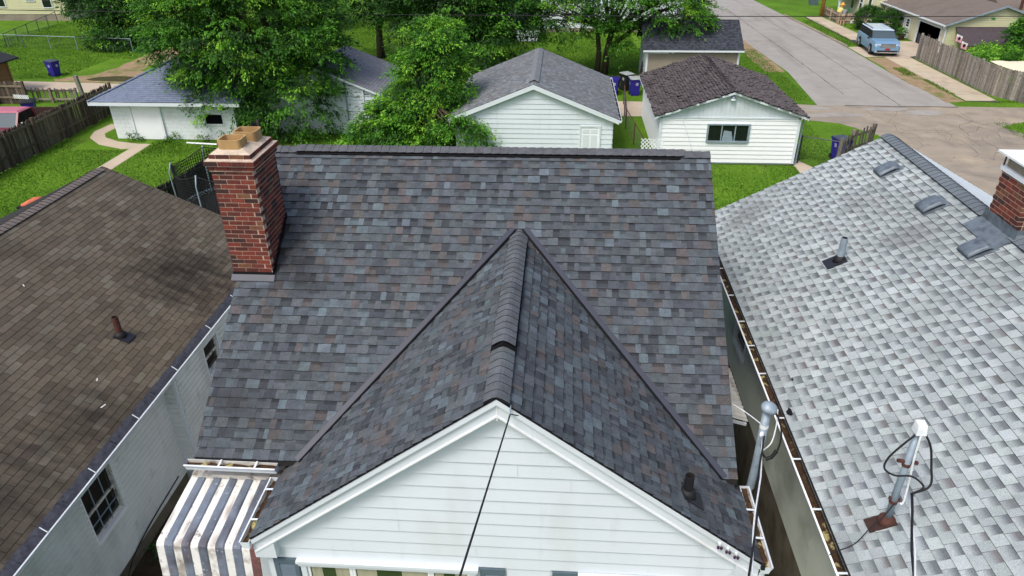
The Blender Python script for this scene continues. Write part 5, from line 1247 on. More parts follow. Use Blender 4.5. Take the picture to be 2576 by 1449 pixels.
# tan wooden shed at the left edge
ts = thing('wooden_shed', 'tan plank shed with a dark roof at the alley edge behind the board fence', 'shed', (-39, 43, GZ))
MB().box(-43, -35.96, 39.2, 44.96, GZ, .72).build('wall', 'brown_wood', ts)
tw = MB().box(-35.97, -35.93, 39.3, 44.9, GZ, .7).build('side_wall', 'brown_wood', ts)
siding(tw, (-35.92, 39.2), (-35.92, 44.98), GZ+.05, .72, 'brown_wood', .22, lip=.02, backing=False)
for yy in (39.2, 44.96): MB().box(-36.0, -35.86, yy-.07, yy+.07, GZ, .74).build('corner_board', 'brown_wood', ts)
roof_deck(-43.6, -35.35, 38.6, 45.5, 'x', .78, 2.1).build('roof', 'dark_roof', ts)
# ================================================================== FAR HOUSES
def window_rect(parent, P, w, h, fr=.08, mname='white_trim', glass='glass', bars=1):
    """P(u,v,o): point on the wall"""
    b = MB()
    def bx(u0_, u1_, v0_, v1_, o0, o1): b.hexa([P(u0_, v0_, o0), P(u1_, v0_, o0), P(u1_, v0_, o1), P(u0_, v0_, o1)], [P(u0_, v1_, o0), P(u1_, v1_, o0), P(u1_, v1_, o1), P(u0_, v1_, o1)])
    bx(-fr, 0, -fr, h+fr, 0, .06); bx(w, w+fr, -fr, h+fr, 0, .06); bx(0, w, h, h+fr, 0, .06); bx(0, w, -fr, 0, 0, .08)
    wd_ = b.build('window', mname, parent)
    g = MB().add([P(0, 0, .02), P(w, 0, .02), P(w, h, .02), P(0, h, .02)], [(0,1,2,3)]); g.build('pane', glass, wd_)
    if bars:
        b = MB(); b.hexa([P(0, h*.48, .02), P(w, h*.48, .02), P(w, h*.48, .05), P(0, h*.48, .05)], [P(0, h*.53, .02), P(w, h*.53, .02), P(w, h*.53, .05), P(0, h*.53, .05)]); b.build('sash', mname, wd_)
    return wd_
# pale yellow house (upper left)
hA = thing('pale_yellow_house', 'pale yellow sided house with dark windows behind the chain-link fence', 'house', (-56, 78, GZ))
MB().box(-64, -49.9, 73.05, 82, GZ, 4.2).build('wall', 'pale_yellow_siding', hA)
MB().box(-63.9, -50, 72.98, 73.04, GZ, GZ+.62).build('foundation', 'old_concrete', hA)
aw_ = MB().box(-63.9, -50, 73.0, 73.06, -.6, 4.1).build('front_wall', 'pale_yellow_siding', hA)
siding(aw_, (-64, 72.98), (-49.9, 72.98), -.66, 4.2, 'pale_yellow_siding', .14, lip=.03, single=False, backing=False)
for (xa, za_, w_, h_) in ((-57.3, .06, 1.1, 1.5), (-53.85, .62, .85, 1.2), (-52.2, -.02, .9, 1.5)): window_rect(hA, lambda u, v, o, xa=xa, za_=za_: (xa+u, 72.96-o, za_+v), w_, h_)
roof_deck(-64.5, -49.4, 72.5, 82.5, 'y', 4.2, 7.0).build('roof', 'brown_roof', hA)
# white house with dark lean-to
hB = thing('white_house', 'white sided house behind the broad street tree with a dark roofed lean-to', 'house', (3, 72, GZ))
MB().box(-7.5, 10.5, 67.55, 76, GZ, 4.4).build('wall', 'white_siding', hB)
MB().box(-7.4, 10.4, 67.47, 67.54, GZ, GZ+.35).build('foundation', 'old_concrete', hB)
bwl = MB().box(-7.4, 10.4, 67.5, 67.56, -.9, 4.3).build('front_wall', 'white_siding', hB)
siding(bwl, (-7.5, 67.48), (10.5, 67.48), -.95, 4.4, 'white_siding', .16, lip=.03, single=False, backing=False)
roof_deck(-8, 11, 67, 76.5, 'y', 4.4, 7.4).build('roof', 'dark_roof', hB)
lt2 = MB().box(-3.85, -2.15, 62.65, 67.4, GZ, -.2).build('lean_to', 'white_siding', hB)
siding(lt2, (-3.9, 62.6), (-2.1, 62.6), GZ+.1, -.16, 'white_siding', .14, lip=.025, backing=False)
MB().hexa([(-4.0, 62.5, -.2), (-2.02, 62.5, -.2), (-2.02, 67.4, -.2), (-4.0, 67.4, -.2)], [(-4.0, 62.55, -.1), (-2.02, 62.55, -.1), (-2.02, 65.2, 1.75), (-4.0, 65.2, 1.75)]).build('lean_to_roof', 'dark_roof', lt2)
for k in range(4): MB().box(-3.45+k*.32, -3.3+k*.32, 63.55, 63.6, .72, .86).build('roof_vent_cap', 'galvanised', lt2)
MB().box(-2.12, -2.04, 62.56, 62.64, GZ, -.1).build('corner_board', 'white_trim', lt2)
MB().box(-3.0, -2.15, 67.3, 67.5, 1.9, 2.7).build('window', 'glass', hB)
# yellow house with open garage (upper right)
hC = thing('yellow_house', 'cream yellow sided house with an open garage and brown roof across the street', 'house', (32, 64, GZ))
MB().box(29.05, 36.4, 58.6, 70.5, GZ, .72).build('wall', 'yellow_siding', hC)
yw = MB().box(29.02, 29.06, 58.7, 70.4, GZ, .7).build('street_wall', 'yellow_siding', hC)
siding(yw, (29.0, 70.5), (29.0, 58.55), GZ+.05, .74, 'yellow_siding', .16, lip=.025, single=False, backing=False, openings=[(70.5-63.25, 70.5-59.35, GZ, .42), (70.5-66.7, 70.5-66.0, -.75, .22), (70.5-65.6, 70.5-64.75, GZ, .34)])
gx = MB(); gx.add([(29.02, 59.4, GZ+.02), (29.02, 63.2, GZ+.02), (29.02, 63.2, .40), (29.02, 59.4, .40)], [(0,3,2,1)])
gd = gx.build('garage_opening', 'dark_void', hC)
b = MB(); b.box(28.94, 29.03, 59.25, 59.4, GZ, .5); b.box(28.94, 29.03, 63.2, 63.35, GZ, .5); b.box(28.94, 29.03, 59.4, 63.2, .40, .5); b.build('door_frame', 'white_trim', gd)
for (yy, hh_, ww) in ((60.1, .7, .5), (60.9, 1.0, .4), (61.8, .6, .7), (62.6, .8, .3)): MB().box(28.98, 29.018, yy, yy+ww, GZ+.03, GZ+hh_).build('stored_box', 'porch_roof' if yy > 61 else 'rust_dark', gd)
wB = window_rect(hC, lambda u, v, o: (29.0-o, 66.66-u, -.72+v), .62, .9, bars=1)
for k in (1, 2): MB().box(28.95, 28.985, 66.05, 66.65, -.72+.3*k-.015, -.72+.3*k+.015).build('muntin', 'white_trim', wB)
MB().box(28.95, 28.985, 66.34, 66.37, -.72, .18).build('muntin', 'white_trim', wB)
dC = MB().box(28.93, 29.0, 64.8, 65.58, GZ+.02, .30).build('door', 'white_bright', hC)
for k in range(3): MB().box(28.92, 28.935, 64.95, 65.4, -.35+.2*k, -.2+.2*k).build('pane', 'glass', dC)
yrf = roof_deck(28.65, 36.8, 58.25, 72, 'x', .84, 2.2).build('roof', 'brown_roof', hC)
gv = MB(); gv.add([(29.05, 58.55, .7), (36.4, 58.55, .7), (32.72, 58.55, 2.05)], [(0,1,2)]); gvw = gv.build('gable_wall', 'pale_yellow_siding', hC)
siding(gvw, (29.0, 58.52), (36.4, 58.52), GZ+.05, 9, 'pale_yellow_siding', .16, [(0, .82), (3.7, 2.1), (7.4, .82)], lip=.028, single=False, backing=False)
for sx in (-1, 1):
    MB().bar((32.72, 58.22, 2.15), (32.72+sx*4.1, 58.22, .78), .05, .12).build('rake_board', 'galvanised', hC)
MB().bar((28.6, 58.2, .78), (28.6, 71, .78), .1, .1).build('gutter', 'white_trim', hC)
MB().tube([(28.62, 58.3, .74), (28.7, 58.45, .6), (28.9, 58.5, .45), (28.92, 58.5, -.9), (28.7, 58.4, -1.15)], .06, 6).build('downspout', 'white_trim', hC)
MB().box(31.95, 32.2, 58.44, 58.5, 1.25, 1.35).build('lamp', 'green_disc', hC)
pr_ = MB().hexa([(29.55, 56.7, -.42), (37, 56.7, -.42), (37, 58.5, .62), (29.55, 58.5, .62)], [(29.55, 56.7, -.36), (37, 56.7, -.36), (37, 58.5, .70), (29.55, 58.5, .70)]).build('porch_canopy', 'porch_roof', hC)
for xx in (30.0, 33.2, 36.5): MB().bar((xx, 56.85, GZ), (xx, 56.85, -.42), .1, .1).build('porch_post', 'brown_wood', pr_)
for (xx, zz, s) in ((29.05, .28, 1.0), (29.55, -.22, .9)):
    t = thing('bunting_flag', 'pink and white bunting flag with a dark round print %s' % ('under the canopy corner' if s == 1 else 'hanging lower on the canopy post'), 'flag', (xx, 56.6, zz))
    b = MB(); vs = []
    for i in range(5):
        for j_ in range(4): vs.append((-.32+.16*i+.08*j_*0, -.02*math.sin(i*1.6), .32-.22*j_-.11*i*.6))
    b.add(vs, [(4*i+j_, 4*i+4+j_, 4*i+5+j_, 4*i+1+j_) for i in range(4) for j_ in range(3)], [(1 if j_ >= 1 else 0) for i in range(4) for j_ in range(3)]); b.build('cloth', ['white_cloth', 'pink_flag'], t, local=True); t.scale = (.72, .72, .72)
    e = [(.16*math.cos(k*.628)*.9, -.035, -.12+.16*math.sin(k*.628)) for k in range(10)]
    MB().add(e, [tuple(range(10))]).build('print', 'black_cloth', t, local=True)
# taller part of the yellow house
hD = MB().box(28.25, 36, 65.2, 66.0+9, GZ, 3.6); 
hDo = thing('tall_yellow_house', 'tall cream yellow house wing with narrow white-framed windows above the round shrubs', 'house', (32, 72, GZ))
MB().box(28.25, 36.2, 70.75, 80, GZ, 3.8).build('wall', 'yellow_siding', hDo)
dw = MB().box(28.22, 28.26, 70.8, 79.9, GZ, 3.7).build('street_wall', 'yellow_siding', hDo)
siding(dw, (28.2, 80), (28.2, 70.7), GZ+.05, 3.8, 'yellow_siding', .16, lip=.028, single=False, backing=False)
siding(dw, (28.2, 70.72), (36.2, 70.72), GZ+.05, 3.8, 'pale_yellow_siding', .16, lip=.028, single=False, backing=False)
for yy in (71.6, 73.7, 75.8): window_rect(hDo, lambda u, v, o, yy=yy: (28.18-o, yy+.75-u, -.45+v), .7, 1.5)
for xx in (29.0,): window_rect(hDo, lambda u, v, o, xx=xx: (xx+u, 70.68-o, 1.0+v), .8, 1.3)
roof_deck(27.8, 36.7, 70.2, 80.5, 'x', 3.8, 6.6).build('roof', 'brown_roof', hDo)
pch = MB().hexa([(26.2, 74.5, .55), (28.2, 74.5, .75), (28.2, 79, .75), (26.2, 79, .55)], [(26.2, 74.5, .65), (28.2, 74.5, 1.2), (28.2, 79, 1.2), (26.2, 79, .65)]).build('porch_roof', 'brown_roof', hDo)
for yy in (74.7, 78.8): MB().bar((26.35, yy, GZ), (26.35, yy, .56), .12, .12).build('porch_post', 'white_trim', pch)
# grey roofed house beyond
hE = thing('grey_roofed_house', 'house with a plain grey roof behind the brown roofed garage', 'house', (43, 72, GZ))
MB().box(37.6, 50, 66, 78, GZ, .3).build('wall', 'white_siding', hE)
MB().hexa([(37.2, 65.5, .22), (50.5, 65.5, .22), (50.5, 78.5, .22), (37.2, 78.5, .22)], [(37.2, 65.5, .3), (50.5, 65.5, .3), (50.5, 72, 2.6), (37.2, 72, 2.6)]).build('roof', 'brown_roof', hE)
MB().tube([(38.6, 66.8, .6), (38.6, 66.8, 2.1)], .12, 8).build('flue_pipe', 'rust', hE)
# ================================================================== VEHICLES
def loft(b, rings, m=0, close=True):
    n_ = len(rings[0]); vs = [p for r_ in rings for p in r_]
    fs = [(j*n_+k, j*n_+(k+1) % n_, (j+1)*n_+(k+1) % n_, (j+1)*n_+k) for j in range(len(rings)-1) for k in range(n_)]
    if close: fs += [tuple(range(n_))[::-1], tuple((len(rings)-1)*n_+k for k in range(n_))]
    return b.add(vs, fs, m)
def sect(y, hw, z0, z1, ch=.08, top=None, shoulder=.62):
    zt = z1; hw2 = hw*(top or .93); zs = z0+(z1-z0)*shoulder
    return [(-hw*.9, y, z0), (hw*.9, y, z0), (hw, y, z0+ch), (hw, y, zs), (hw2, y, zt-ch*.5), (hw2-ch, y, zt), (-hw2+ch, y, zt), (-hw2, y, zt-ch*.5), (-hw, y, zs), (-hw, y, z0+ch)]
def wheel(parent, x, y, r, w, side):
    wv = MB(); wv.tube([(x-w/2, y, r), (x-w/2+.03, y, r), (x+w/2-.03, y, r), (x+w/2, y, r)], [r*.9, r, r, r*.9], 22); wo = wv.build('wheel', 'tyre', parent, local=True)
    xs = x+side*(w/2+.004); b = MB(); n_ = 20
    b.add([(xs, y+r*.68*math.cos(2*math.pi*k/n_), r+r*.68*math.sin(2*math.pi*k/n_)) for k in range(n_)], [tuple(range(n_)) if side > 0 else tuple(range(n_))[::-1]]); 
    for k in range(7):
        a = 2*math.pi*k/7; b.bar((xs+side*.006, y, r), (xs+side*.006, y+r*.64*math.cos(a), r+r*.64*math.sin(a)), .05, .02, 1)
    b.build('rim', ['tyre', 'rim'], wo, local=True)
def suv(label, loc, rz):
    t = thing('parked_car', label, 'car', loc, rz); b = MB()
    loft(b, [sect(-2.55, .80, .38, .80, .05), sect(-2.47, .90, .30, .98, .07), sect(-2.2, .95, .27, 1.06, .07), sect(-1.28, .965, .25, 1.12, .06, .97), sect(0, .965, .25, 1.12, .05, .985), sect(2.3, .965, .25, 1.12, .05, .98), sect(2.5, .93, .32, 1.08, .06), sect(2.55, .88, .40, 1.0, .05)])
    b.build('body', 'car_paint', t, local=True, smooth=False)
    # greenhouse (dark glass block) and roof
    gb_ = [(-1.30, 1.115, .89), (-.62, 1.60, .76), (2.22, 1.60, .78), (2.46, 1.10, .89)]
    b = MB(); b.add([(-.89, -1.30, 1.10), (.89, -1.30, 1.10), (.77, -.66, 1.60), (-.77, -.66, 1.60)], [(0,1,2,3)]); b.build('windscreen', 'windscreen', t, local=True)
    b = MB(); b.add([(-.89, 2.47, 1.08), (.89, 2.47, 1.08), (.78, 2.3, 1.60), (-.78, 2.3, 1.60)], [(1,0,3,2)]); b.build('rear_window', 'glass', t, local=True)
    for s in (-1, 1):
        segs = [(-1.12, -.56, .08, .12), (.10, .12, .98, .98), (1.06, 1.06, 2.36, 2.2)]
        for (a0, a1, e0, e1) in ((-1.2, -.58, .06, .06), (.14, .14, 1.0, 1.0), (1.08, 1.08, 2.38, 2.22)):
            b = MB(); b.add([(s*.905, a0, 1.12), (s*.905, e0, 1.12), (s*.785, e1, 1.575), (s*.785, a1, 1.575)], [(0,1,2,3) if s > 0 else (3,2,1,0)]); b.build('side_window', 'glass', t, local=True)
        b = MB()
        for (q0, q1) in (((s*.90, -1.26, 1.11), (s*.775, -.62, 1.60)), ((s*.908, .10, 1.11), (s*.787, .10, 1.60)), ((s*.908, 1.04, 1.11), (s*.787, 1.04, 1.60)), ((s*.90, 2.42, 1.1), (s*.78, 2.26, 1.60))): b.bar(q0, q1, .07, .03, upv=(s, 0, .2))
        b.build('pillar', 'black_rubber' , t, local=True)
        MB().bar((s*.70, -.3, 1.70), (s*.72, 2.1, 1.70), .05, .05).build('roof_rail', 'dark_metal', t, local=True)
        b = MB(); b.ball((s*1.06, -1.0, 1.12), (.12, .07, .08)); b.build('mirror', 'dark_metal', t, local=True, smooth=True)
        b = MB(); b.add([(s*.52, -2.545, .72), (s*.86, -2.50, .72), (s*.86, -2.50, .90), (s*.52, -2.545, .90), (s*.905, -2.36, .74), (s*.905, -2.36, .90)], [(0,1,2,3), (1,4,5,2)]); b.build('headlight', 'lamp_glass', t, local=True)
        b = MB(); b.add([(s*.9, 2.53, .8), (s*.7, 2.57, .8), (s*.7, 2.57, 1.05), (s*.9, 2.53, 1.05)], [(0,1,2,3)]); b.build('tail_light', 'red', t, local=True)
        for (yy) in (-1.55, 1.44):
            MB().tube([(s*.93, yy, .375), (s*.972, yy, .375)], .435, 20).build('wheel_arch', 'black_rubber', t, local=True)
        MB().box(s*.93, s*.972, -1.1, 1.0, .26, .34).build('sill', 'dark_metal', t, local=True)
        for yy in (.02, .96): MB().box(s*.94, s*.985, yy+.12, yy+.3, .95, .98).build('door_handle', 'chrome', t, local=True)
        wheel(t, s*.87, -1.55, .375, .23, s); wheel(t, s*.87, 1.44, .375, .23, s)
    b = MB(); b.add([(-.80, -.72, 1.605), (.80, -.72, 1.605), (.82, .5, 1.62), (.80, 2.34, 1.60), (-.80, 2.34, 1.60), (-.82, .5, 1.62), (-.72, -.62, 1.665), (.72, -.62, 1.665), (.74, .5, 1.69), (.72, 2.26, 1.66), (-.72, 2.26, 1.66), (-.74, .5, 1.69)],
              [(6,7,8,11), (11,8,9,10), (0,1,7,6), (1,2,8,7), (2,3,9,8), (3,4,10,9), (4,5,11,10), (5,0,6,11), (0,5,2,1), (5,4,3,2)]); b.build('roof', 'car_roof', t, local=True)
    b = MB()
    for k in range(3): b.box(-.50, .50, -2.575, -2.54, .70+.075*k, .745+.075*k)
    b.build('grille', 'chrome', t, local=True)
    MB().box(-.52, .52, -2.56, -2.53, .68, .93).build('grille_back', 'dark_metal', t, local=True)
    MB().box(-.72, .72, -2.575, -2.5, .36, .46).build('air_intake', 'dark_metal', t, local=True)
    MB().box(-.86, .86, -2.58, -2.48, .28, .345).build('bumper_lip', 'chrome', t, local=True)
    p = MB().box(-.17, .17, -2.592, -2.56, .50, .62).build('number_plate', 'red', t, local=True)
    return t
suv('light blue boxy SUV with silver wheels parked on the driveway', (24.62, 59.75, GZ+.02), R(-5))
def pickup(label, loc, rz):
    t = thing('pickup_truck', label, 'truck', loc, rz); b = MB()
    loft(b, [sect(-2.7, .86, .5, .95, .05), sect(-2.6, .93, .42, 1.05, .06), sect(-1.2, .95, .40, 1.12, .05, .97), sect(.55, .95, .40, 1.12, .05, .98)]); b.build('body', 'maroon_paint', t, local=True)
    b = MB(); b.add([(-.80, -.62, 1.70), (.80, -.62, 1.70), (.80, .45, 1.70), (-.80, .45, 1.70), (-.70, -.5, 1.77), (.70, -.5, 1.77), (.70, .35, 1.77), (-.70, .35, 1.77)], [(4,5,6,7), (0,1,5,4), (1,2,6,5), (2,3,7,6), (3,0,4,7), (0,3,2,1)]); b.build('roof', 'pink_faded', t, local=True)
    b = MB(); b.add([(-.88, -1.2, 1.12), (.88, -1.2, 1.12), (.76, -.6, 1.70), (-.76, -.6, 1.70)], [(0,1,2,3)]); b.build('windscreen', 'windscreen', t, local=True)
    for s in (-1, 1):
        b = MB(); b.add([(s*.90, -1.05, 1.12), (s*.90, .45, 1.12), (s*.80, .42, 1.69), (s*.80, -.58, 1.69)], [(0,1,2,3) if s > 0 else (3,2,1,0)]); b.build('side_window', 'glass', t, local=True)
        b = MB(); b.bar((s*.9, -1.18, 1.12), (s*.79, -.6, 1.71), .09, .05); b.bar((s*.9, .48, 1.12), (s*.79, .44, 1.71), .12, .06); b.build('pillar', 'maroon_paint', t, local=True)
        b = MB(); b.box(s*.95 if s < 0 else .86, -.86 if s < 0 else .95, .60, 2.7, .45, 1.12); b.build('bed_side', 'maroon_paint', t, local=True)
        for yy in (-1.75, 1.75): wheel(t, s*.84, yy, .36, .24, s)
        b = MB(); b.ball((s*1.05, -.85, 1.2), (.1, .06, .1)); b.build('mirror', 'white_plastic', t, local=True)
        MB().box(s*.7-.14, s*.7+.14, -2.72, -2.66, .78, .92).build('headlight', 'lamp_glass', t, local=True)
    b = MB(); b.box(-.86, .86, .60, 2.7, .5, .62); b.box(-.86, .86, 2.62, 2.7, .62, 1.12); b.box(-.86, .86, .58, .64, .62, 1.14); b.build('bed', 'rust_dark', t, local=True)
    b = MB(); b.add([(-.78, .50, 1.14), (.78, .50, 1.14), (.72, .46, 1.66), (-.72, .46, 1.66)], [(1,0,3,2)]); b.build('rear_window', 'glass', t, local=True)
    MB().box(-.9, .9, -2.76, -2.66, .48, .66).build('bumper', 'chrome', t, local=True)
    return t
pickup('old maroon pickup with faded pink cab roof behind the picket fence', (-28.3, 34.6, GZ), R(2))
# ================================================================== SMALL YARD THINGS
def body_mesh(name, verts, edges, rad, mname, parent):
    """one continuous tapered surface grown over a skeleton"""
    me = bpy.data.meshes.new(name); me.from_pydata(verts, edges, []); me.materials.append(MATS[mname])
    o = link(name, me, parent, local=True)
    md = o.modifiers.new('skin', 'SKIN'); md.use_smooth_shade = True
    bm = __import__('bmesh').new(); bm.from_mesh(me); ly = bm.verts.layers.skin.verify(); bm.verts.ensure_lookup_table()
    for i, r_ in enumerate(rad): bm.verts[i][ly].radius = r_ if isinstance(r_, tuple) else (r_, r_)
    bm.verts[0][ly].use_root = True; bm.to_mesh(me); bm.free()
    sb = o.modifiers.new('sub', 'SUBSURF'); sb.levels = 1; sb.render_levels = 2
    return o
def hand(parent, wrist, dirv, side, mname='skin'):
    w = Vector(wrist); d = Vector(dirv).normalized(); s = Vector(side).normalized(); V = [w, w+d*.05, w+d*.095]; E = [(0, 1), (1, 2)]; Rr = [.024, .034, .036]
    for k, (off, ln) in enumerate(((-.028, .065), (-.010, .080), (.010, .075), (.028, .058))):
        b0 = len(V); V += [w+d*.10+s*off, w+d*(.10+ln*.5)+s*off*1.1+Vector((0,0,-.008)), w+d*(.10+ln)+s*off*1.15+Vector((0,0,-.022))]; E += [(2, b0), (b0, b0+1), (b0+1, b0+2)]; Rr += [.010, .009, .008]
    b0 = len(V); V += [w+d*.05+s*-.04, w+d*.085+s*-.062+Vector((0,0,-.012))]; E += [(1, b0), (b0, b0+1)]; Rr += [.011, .009]
    return body_mesh('hand', [tuple(v) for v in V], E, Rr, mname, parent)
def person_bent(label, loc, rz):
    t = thing('person', label, 'person', loc, rz)
    # pelvis at 0.93 m, trunk bent forward (+y), arms reaching down and forward
    V = [(0,-.05,.92), (0,.08,1.12), (0,.26,1.27), (0,.40,1.33), (0,.50,1.30), (0,.58,1.24), (0,.66,1.18),
         (-.10,-.06,.88), (-.12,.0,.48), (-.13,-.05,.09), (-.14,.10,.04), (.10,-.06,.88), (.13,.02,.48), (.15,-.03,.09), (.17,.12,.04),
         (-.19,.36,1.30), (-.23,.46,1.05), (-.16,.62,.90), (.19,.36,1.30), (.23,.46,1.05), (.16,.62,.90)]
    E = [(0,1), (1,2), (2,3), (3,4), (4,5), (5,6), (0,7), (7,8), (8,9), (9,10), (0,11), (11,12), (12,13), (13,14), (3,15), (15,16), (16,17), (3,18), (18,19), (19,20)]
    Rr = [.15, .14, .16, .13, .055, .10, .085, .10, .065, .045, .04, .10, .065, .045, .04, .06, .045, .03, .06, .045, .03]
    body_mesh('body', V, E, Rr, 'skin', t)
    sv = [0, 1, 2, 3, 15, 16, 18, 19]; mp = {v: i for i, v in enumerate(sv)}
    body_mesh('shirt', [V[i] for i in sv], [(mp[a], mp[b]) for a, b in E if a in mp and b in mp], [Rr[i]*1.16+.01 for i in sv], 'camo', t)
    pv = [0, 7, 8, 11, 12]; mp = {v: i for i, v in enumerate(pv)}; VV = [V[i] for i in pv]; VV[2] = (-.115,-.02,.55); VV[4] = (.12,-.01,.55)
    body_mesh('shorts', VV, [(0,1), (1,2), (0,3), (3,4)], [.165, .125, .115, .125, .115], 'khaki', t)
    h = MB(); h.ball((0, .67, 1.20), (.098, .105, .10), nu=14, nv=10); h.build('hair', 'hair', t, local=True, smooth=True)
    for s in (-1, 1):
        hand(t, (s*.16, .62, .90), (0, .5, -.85), (s, 0, 0))
        MB().ball((s*.14, .06, .035), (.05, .13, .04)).build('shoe', 'white_cloth', t, local=True, smooth=True)
    return t
person_bent('person bending over the weathered fence in a grey patterned shirt and khaki shorts', (25.65, 71.0, GZ), R(-30))
def person_stand(label, loc, rz):
    t = thing('person', label, 'person', loc, rz)
    V = [(0,0,.93), (0,0,1.12), (0,.01,1.30), (0,.01,1.42), (0,.0,1.50), (0,-.01,1.58), (0,-.01,1.67), (-.09,0,.88), (-.10,0,.48), (-.10,.02,.08), (-.10,-.12,.04), (.09,0,.88), (.10,0,.48), (.10,.02,.08), (.10,-.12,.04),
         (-.19,.01,1.40), (-.25,.02,1.15), (-.22,-.12,.95), (.19,.01,1.40), (.25,.02,1.15), (.22,-.12,.95)]
    E = [(0,1), (1,2), (2,3), (3,4), (4,5), (5,6), (0,7), (7,8), (8,9), (9,10), (0,11), (11,12), (12,13), (13,14), (3,15), (15,16), (16,17), (3,18), (18,19), (19,20)]
    Rr = [.14, .13, .15, .12, .055, .095, .085, .09, .06, .045, .04, .09, .06, .045, .04, .055, .042, .03, .055, .042, .03]
    body_mesh('body', V, E, Rr, 'skin', t)
    sv = [0, 1, 2, 3, 15, 16, 18, 19]; mp = {v: i for i, v in enumerate(sv)}
    body_mesh('shirt', [V[i] for i in sv], [(mp[a], mp[b]) for a, b in E if a in mp and b in mp], [Rr[i]*1.15+.01 for i in sv], 'lilac_shirt', t)
    body_mesh('trousers', [V[i] for i in (0, 7, 8, 9, 11, 12, 13)], [(0,1), (1,2), (2,3), (0,4), (4,5), (5,6)], [.15, .105, .08, .065, .105, .08, .065], 'black_cloth', t)
    h = MB(); h.ball((0, .02, 1.66), (.105, .115, .115), nu=14, nv=10); h.build('hair', 'hair', t, local=True, smooth=True)
    for s in (-1, 1):
        hand(t, (s*.22, -.12, .95), (0, -.4, -.9), (s, 0, 0))
        MB().ball((s*.03, -.105, 1.61), (.012, .008, .008)).build('eye', 'black_cloth', t, local=True)
    MB().ball((0, -.112, 1.585), (.014, .02, .018)).build('nose', 'skin', t, local=True)
    return t
pst = person_stand('dark-haired person in a lilac top standing behind the tall board fence', (27.15, 53.5, GZ), R(200)); pst.scale = (.9, .9, .9)
# decorative figure with orange hat at the fence, goose statue
t = thing('garden_figure', 'garden figure with orange hat, yellow top and pale blue trim leaning over the fence', 'figure', (26.0, 73.3, GZ))
MB().tube([(0,0,.55), (.05,0,.95), (.12,-.02,1.3)], [.22, .26, .2], 10).build('torso', 'yellow_cloth', t, local=True, smooth=True)
MB().ball((.16, -.02, 1.45), (.15, .15, .16)).build('head', 'yellow_cloth', t, local=True, smooth=True)
MB().tube([(.18,-.02,1.52), (.18,-.02,1.56), (.18,-.02,1.58), (.2,-.02,1.74)], [.28, .27, .14, .10], 14).build('hat', 'orange_hat', t, local=True, smooth=True)
MB().ball((.12, -.1, .72), (.3, .16, .14)).build('sash', 'light_blue', t, local=True, smooth=True)
MB().tube([(.1,-.1,1.15), (.42,-.18,1.02), (.6,-.2,.95)], [.09, .08, .06], 8).build('arm', 'light_blue', t, local=True, smooth=True)
for s in (-.12, .12): MB().tube([(s,-.05,.55), (s,-.12,.3), (s+.03,-.1,.02)], [.11, .1, .07], 8).build('leg', 'orange_plastic' if s > 0 else 'white_cloth', t, local=True, smooth=True)
MB().tube([(.62,-.22,.98), (.64,-.27,.98)], .26, 18).build('green_disc', 'green_disc', t, local=True)
t = thing('goose_statue', 'white goose statue on the paving beside the weathered fence', 'statue', (26.75, 71.6, GZ+.02))
MB().tube([(0,.28,.22), (0,.12,.2), (0,-.05,.2), (0,-.16,.26)], [.03, .13, .15, .06], 12).build('body', 'white_bright', t, local=True, smooth=True)
MB().tube([(0,-.12,.26), (0,-.16,.4), (0,-.18,.5), (0,-.22,.53)], [.06, .04, .045, .03], 10).build('neck', 'white_bright', t, local=True, smooth=True)
MB().tube([(0,-.24,.52), (0,-.31,.50)], [.022, .006], 8).build('beak', 'orange_hat', t, local=True)
fence('garden_fence', 'low weathered fence by the utility pole across the street', [(25.85, 76.8), (25.75, 72.4), (28.1, 72.3)], .95, [lin(150, 136, 118), lin(130, 116, 100), lin(112, 96, 80)], w=.13, gap=.01, side=-1, point=.03, rails=(.3, .8))
p = thing('utility_pole', 'orange-brown wooden utility pole on the far street corner', 'pole', (25.5, 76.6, GZ))
MB().tube([(25.5, 76.6, GZ), (25.5, 76.6, 3), (25.45, 76.6, 8.5)], [.19, .16, .12], 12).build('shaft', 'pole_wood', p, smooth=True)
MB().bar((24.4, 76.6, 7.6), (26.5, 76.6, 7.6), .1, .12).build('crossarm', 'pole_wood', p)
# trampoline with safety net
TC = Vector((-12.5, 25.0, gz(25))); tr = thing('trampoline', 'round trampoline with black safety net behind the brown roofed house', 'trampoline', TC)
n_ = 40; rr_ = 2.0; zt = .80
b = MB(); b.add([(rr_*.86*math.cos(2*math.pi*k/n_), rr_*.86*math.sin(2*math.pi*k/n_), zt) for k in range(n_)], [tuple(range(n_))]); b.build('mat', 'net', tr, local=True)
b = MB(); b.tube([(rr_*math.cos(2*math.pi*k/24), rr_*math.sin(2*math.pi*k/24), zt) for k in range(25)], .03, 6); b.build('frame', 'galvanised', tr, local=True, smooth=True)
b = MB()
for k in range(72):
    a = 2*math.pi*k/72; b.bar((rr_*.86*math.cos(a), rr_*.86*math.sin(a), zt), (rr_*.985*math.cos(a), rr_*.985*math.sin(a), zt), .022, .015)
b.build('spring_field', 'galvanised', tr, local=True, kind='stuff')
for k in range(6):
    a = 2*math.pi*(k+.35)/6; c, s = math.cos(a), math.sin(a)
    MB().tube([(2.08*c, 2.08*s, 0), (2.08*c, 2.08*s, 1.0), (2.12*c, 2.12*s, 2.2), (2.0*c, 2.0*s, 2.6)], .025, 7).build('net_pole', 'galvanised', tr, local=True, smooth=True)
b = MB()
for k in range(120):
    a = 2*math.pi*k/120; c, s = math.cos(a), math.sin(a); dp = .25*abs(math.sin(3*(a-.35*2*math.pi/6)))
    b.bar((1.96*c, 1.96*s, zt), (1.98*c, 1.98*s, 2.5-dp), .03, .004)
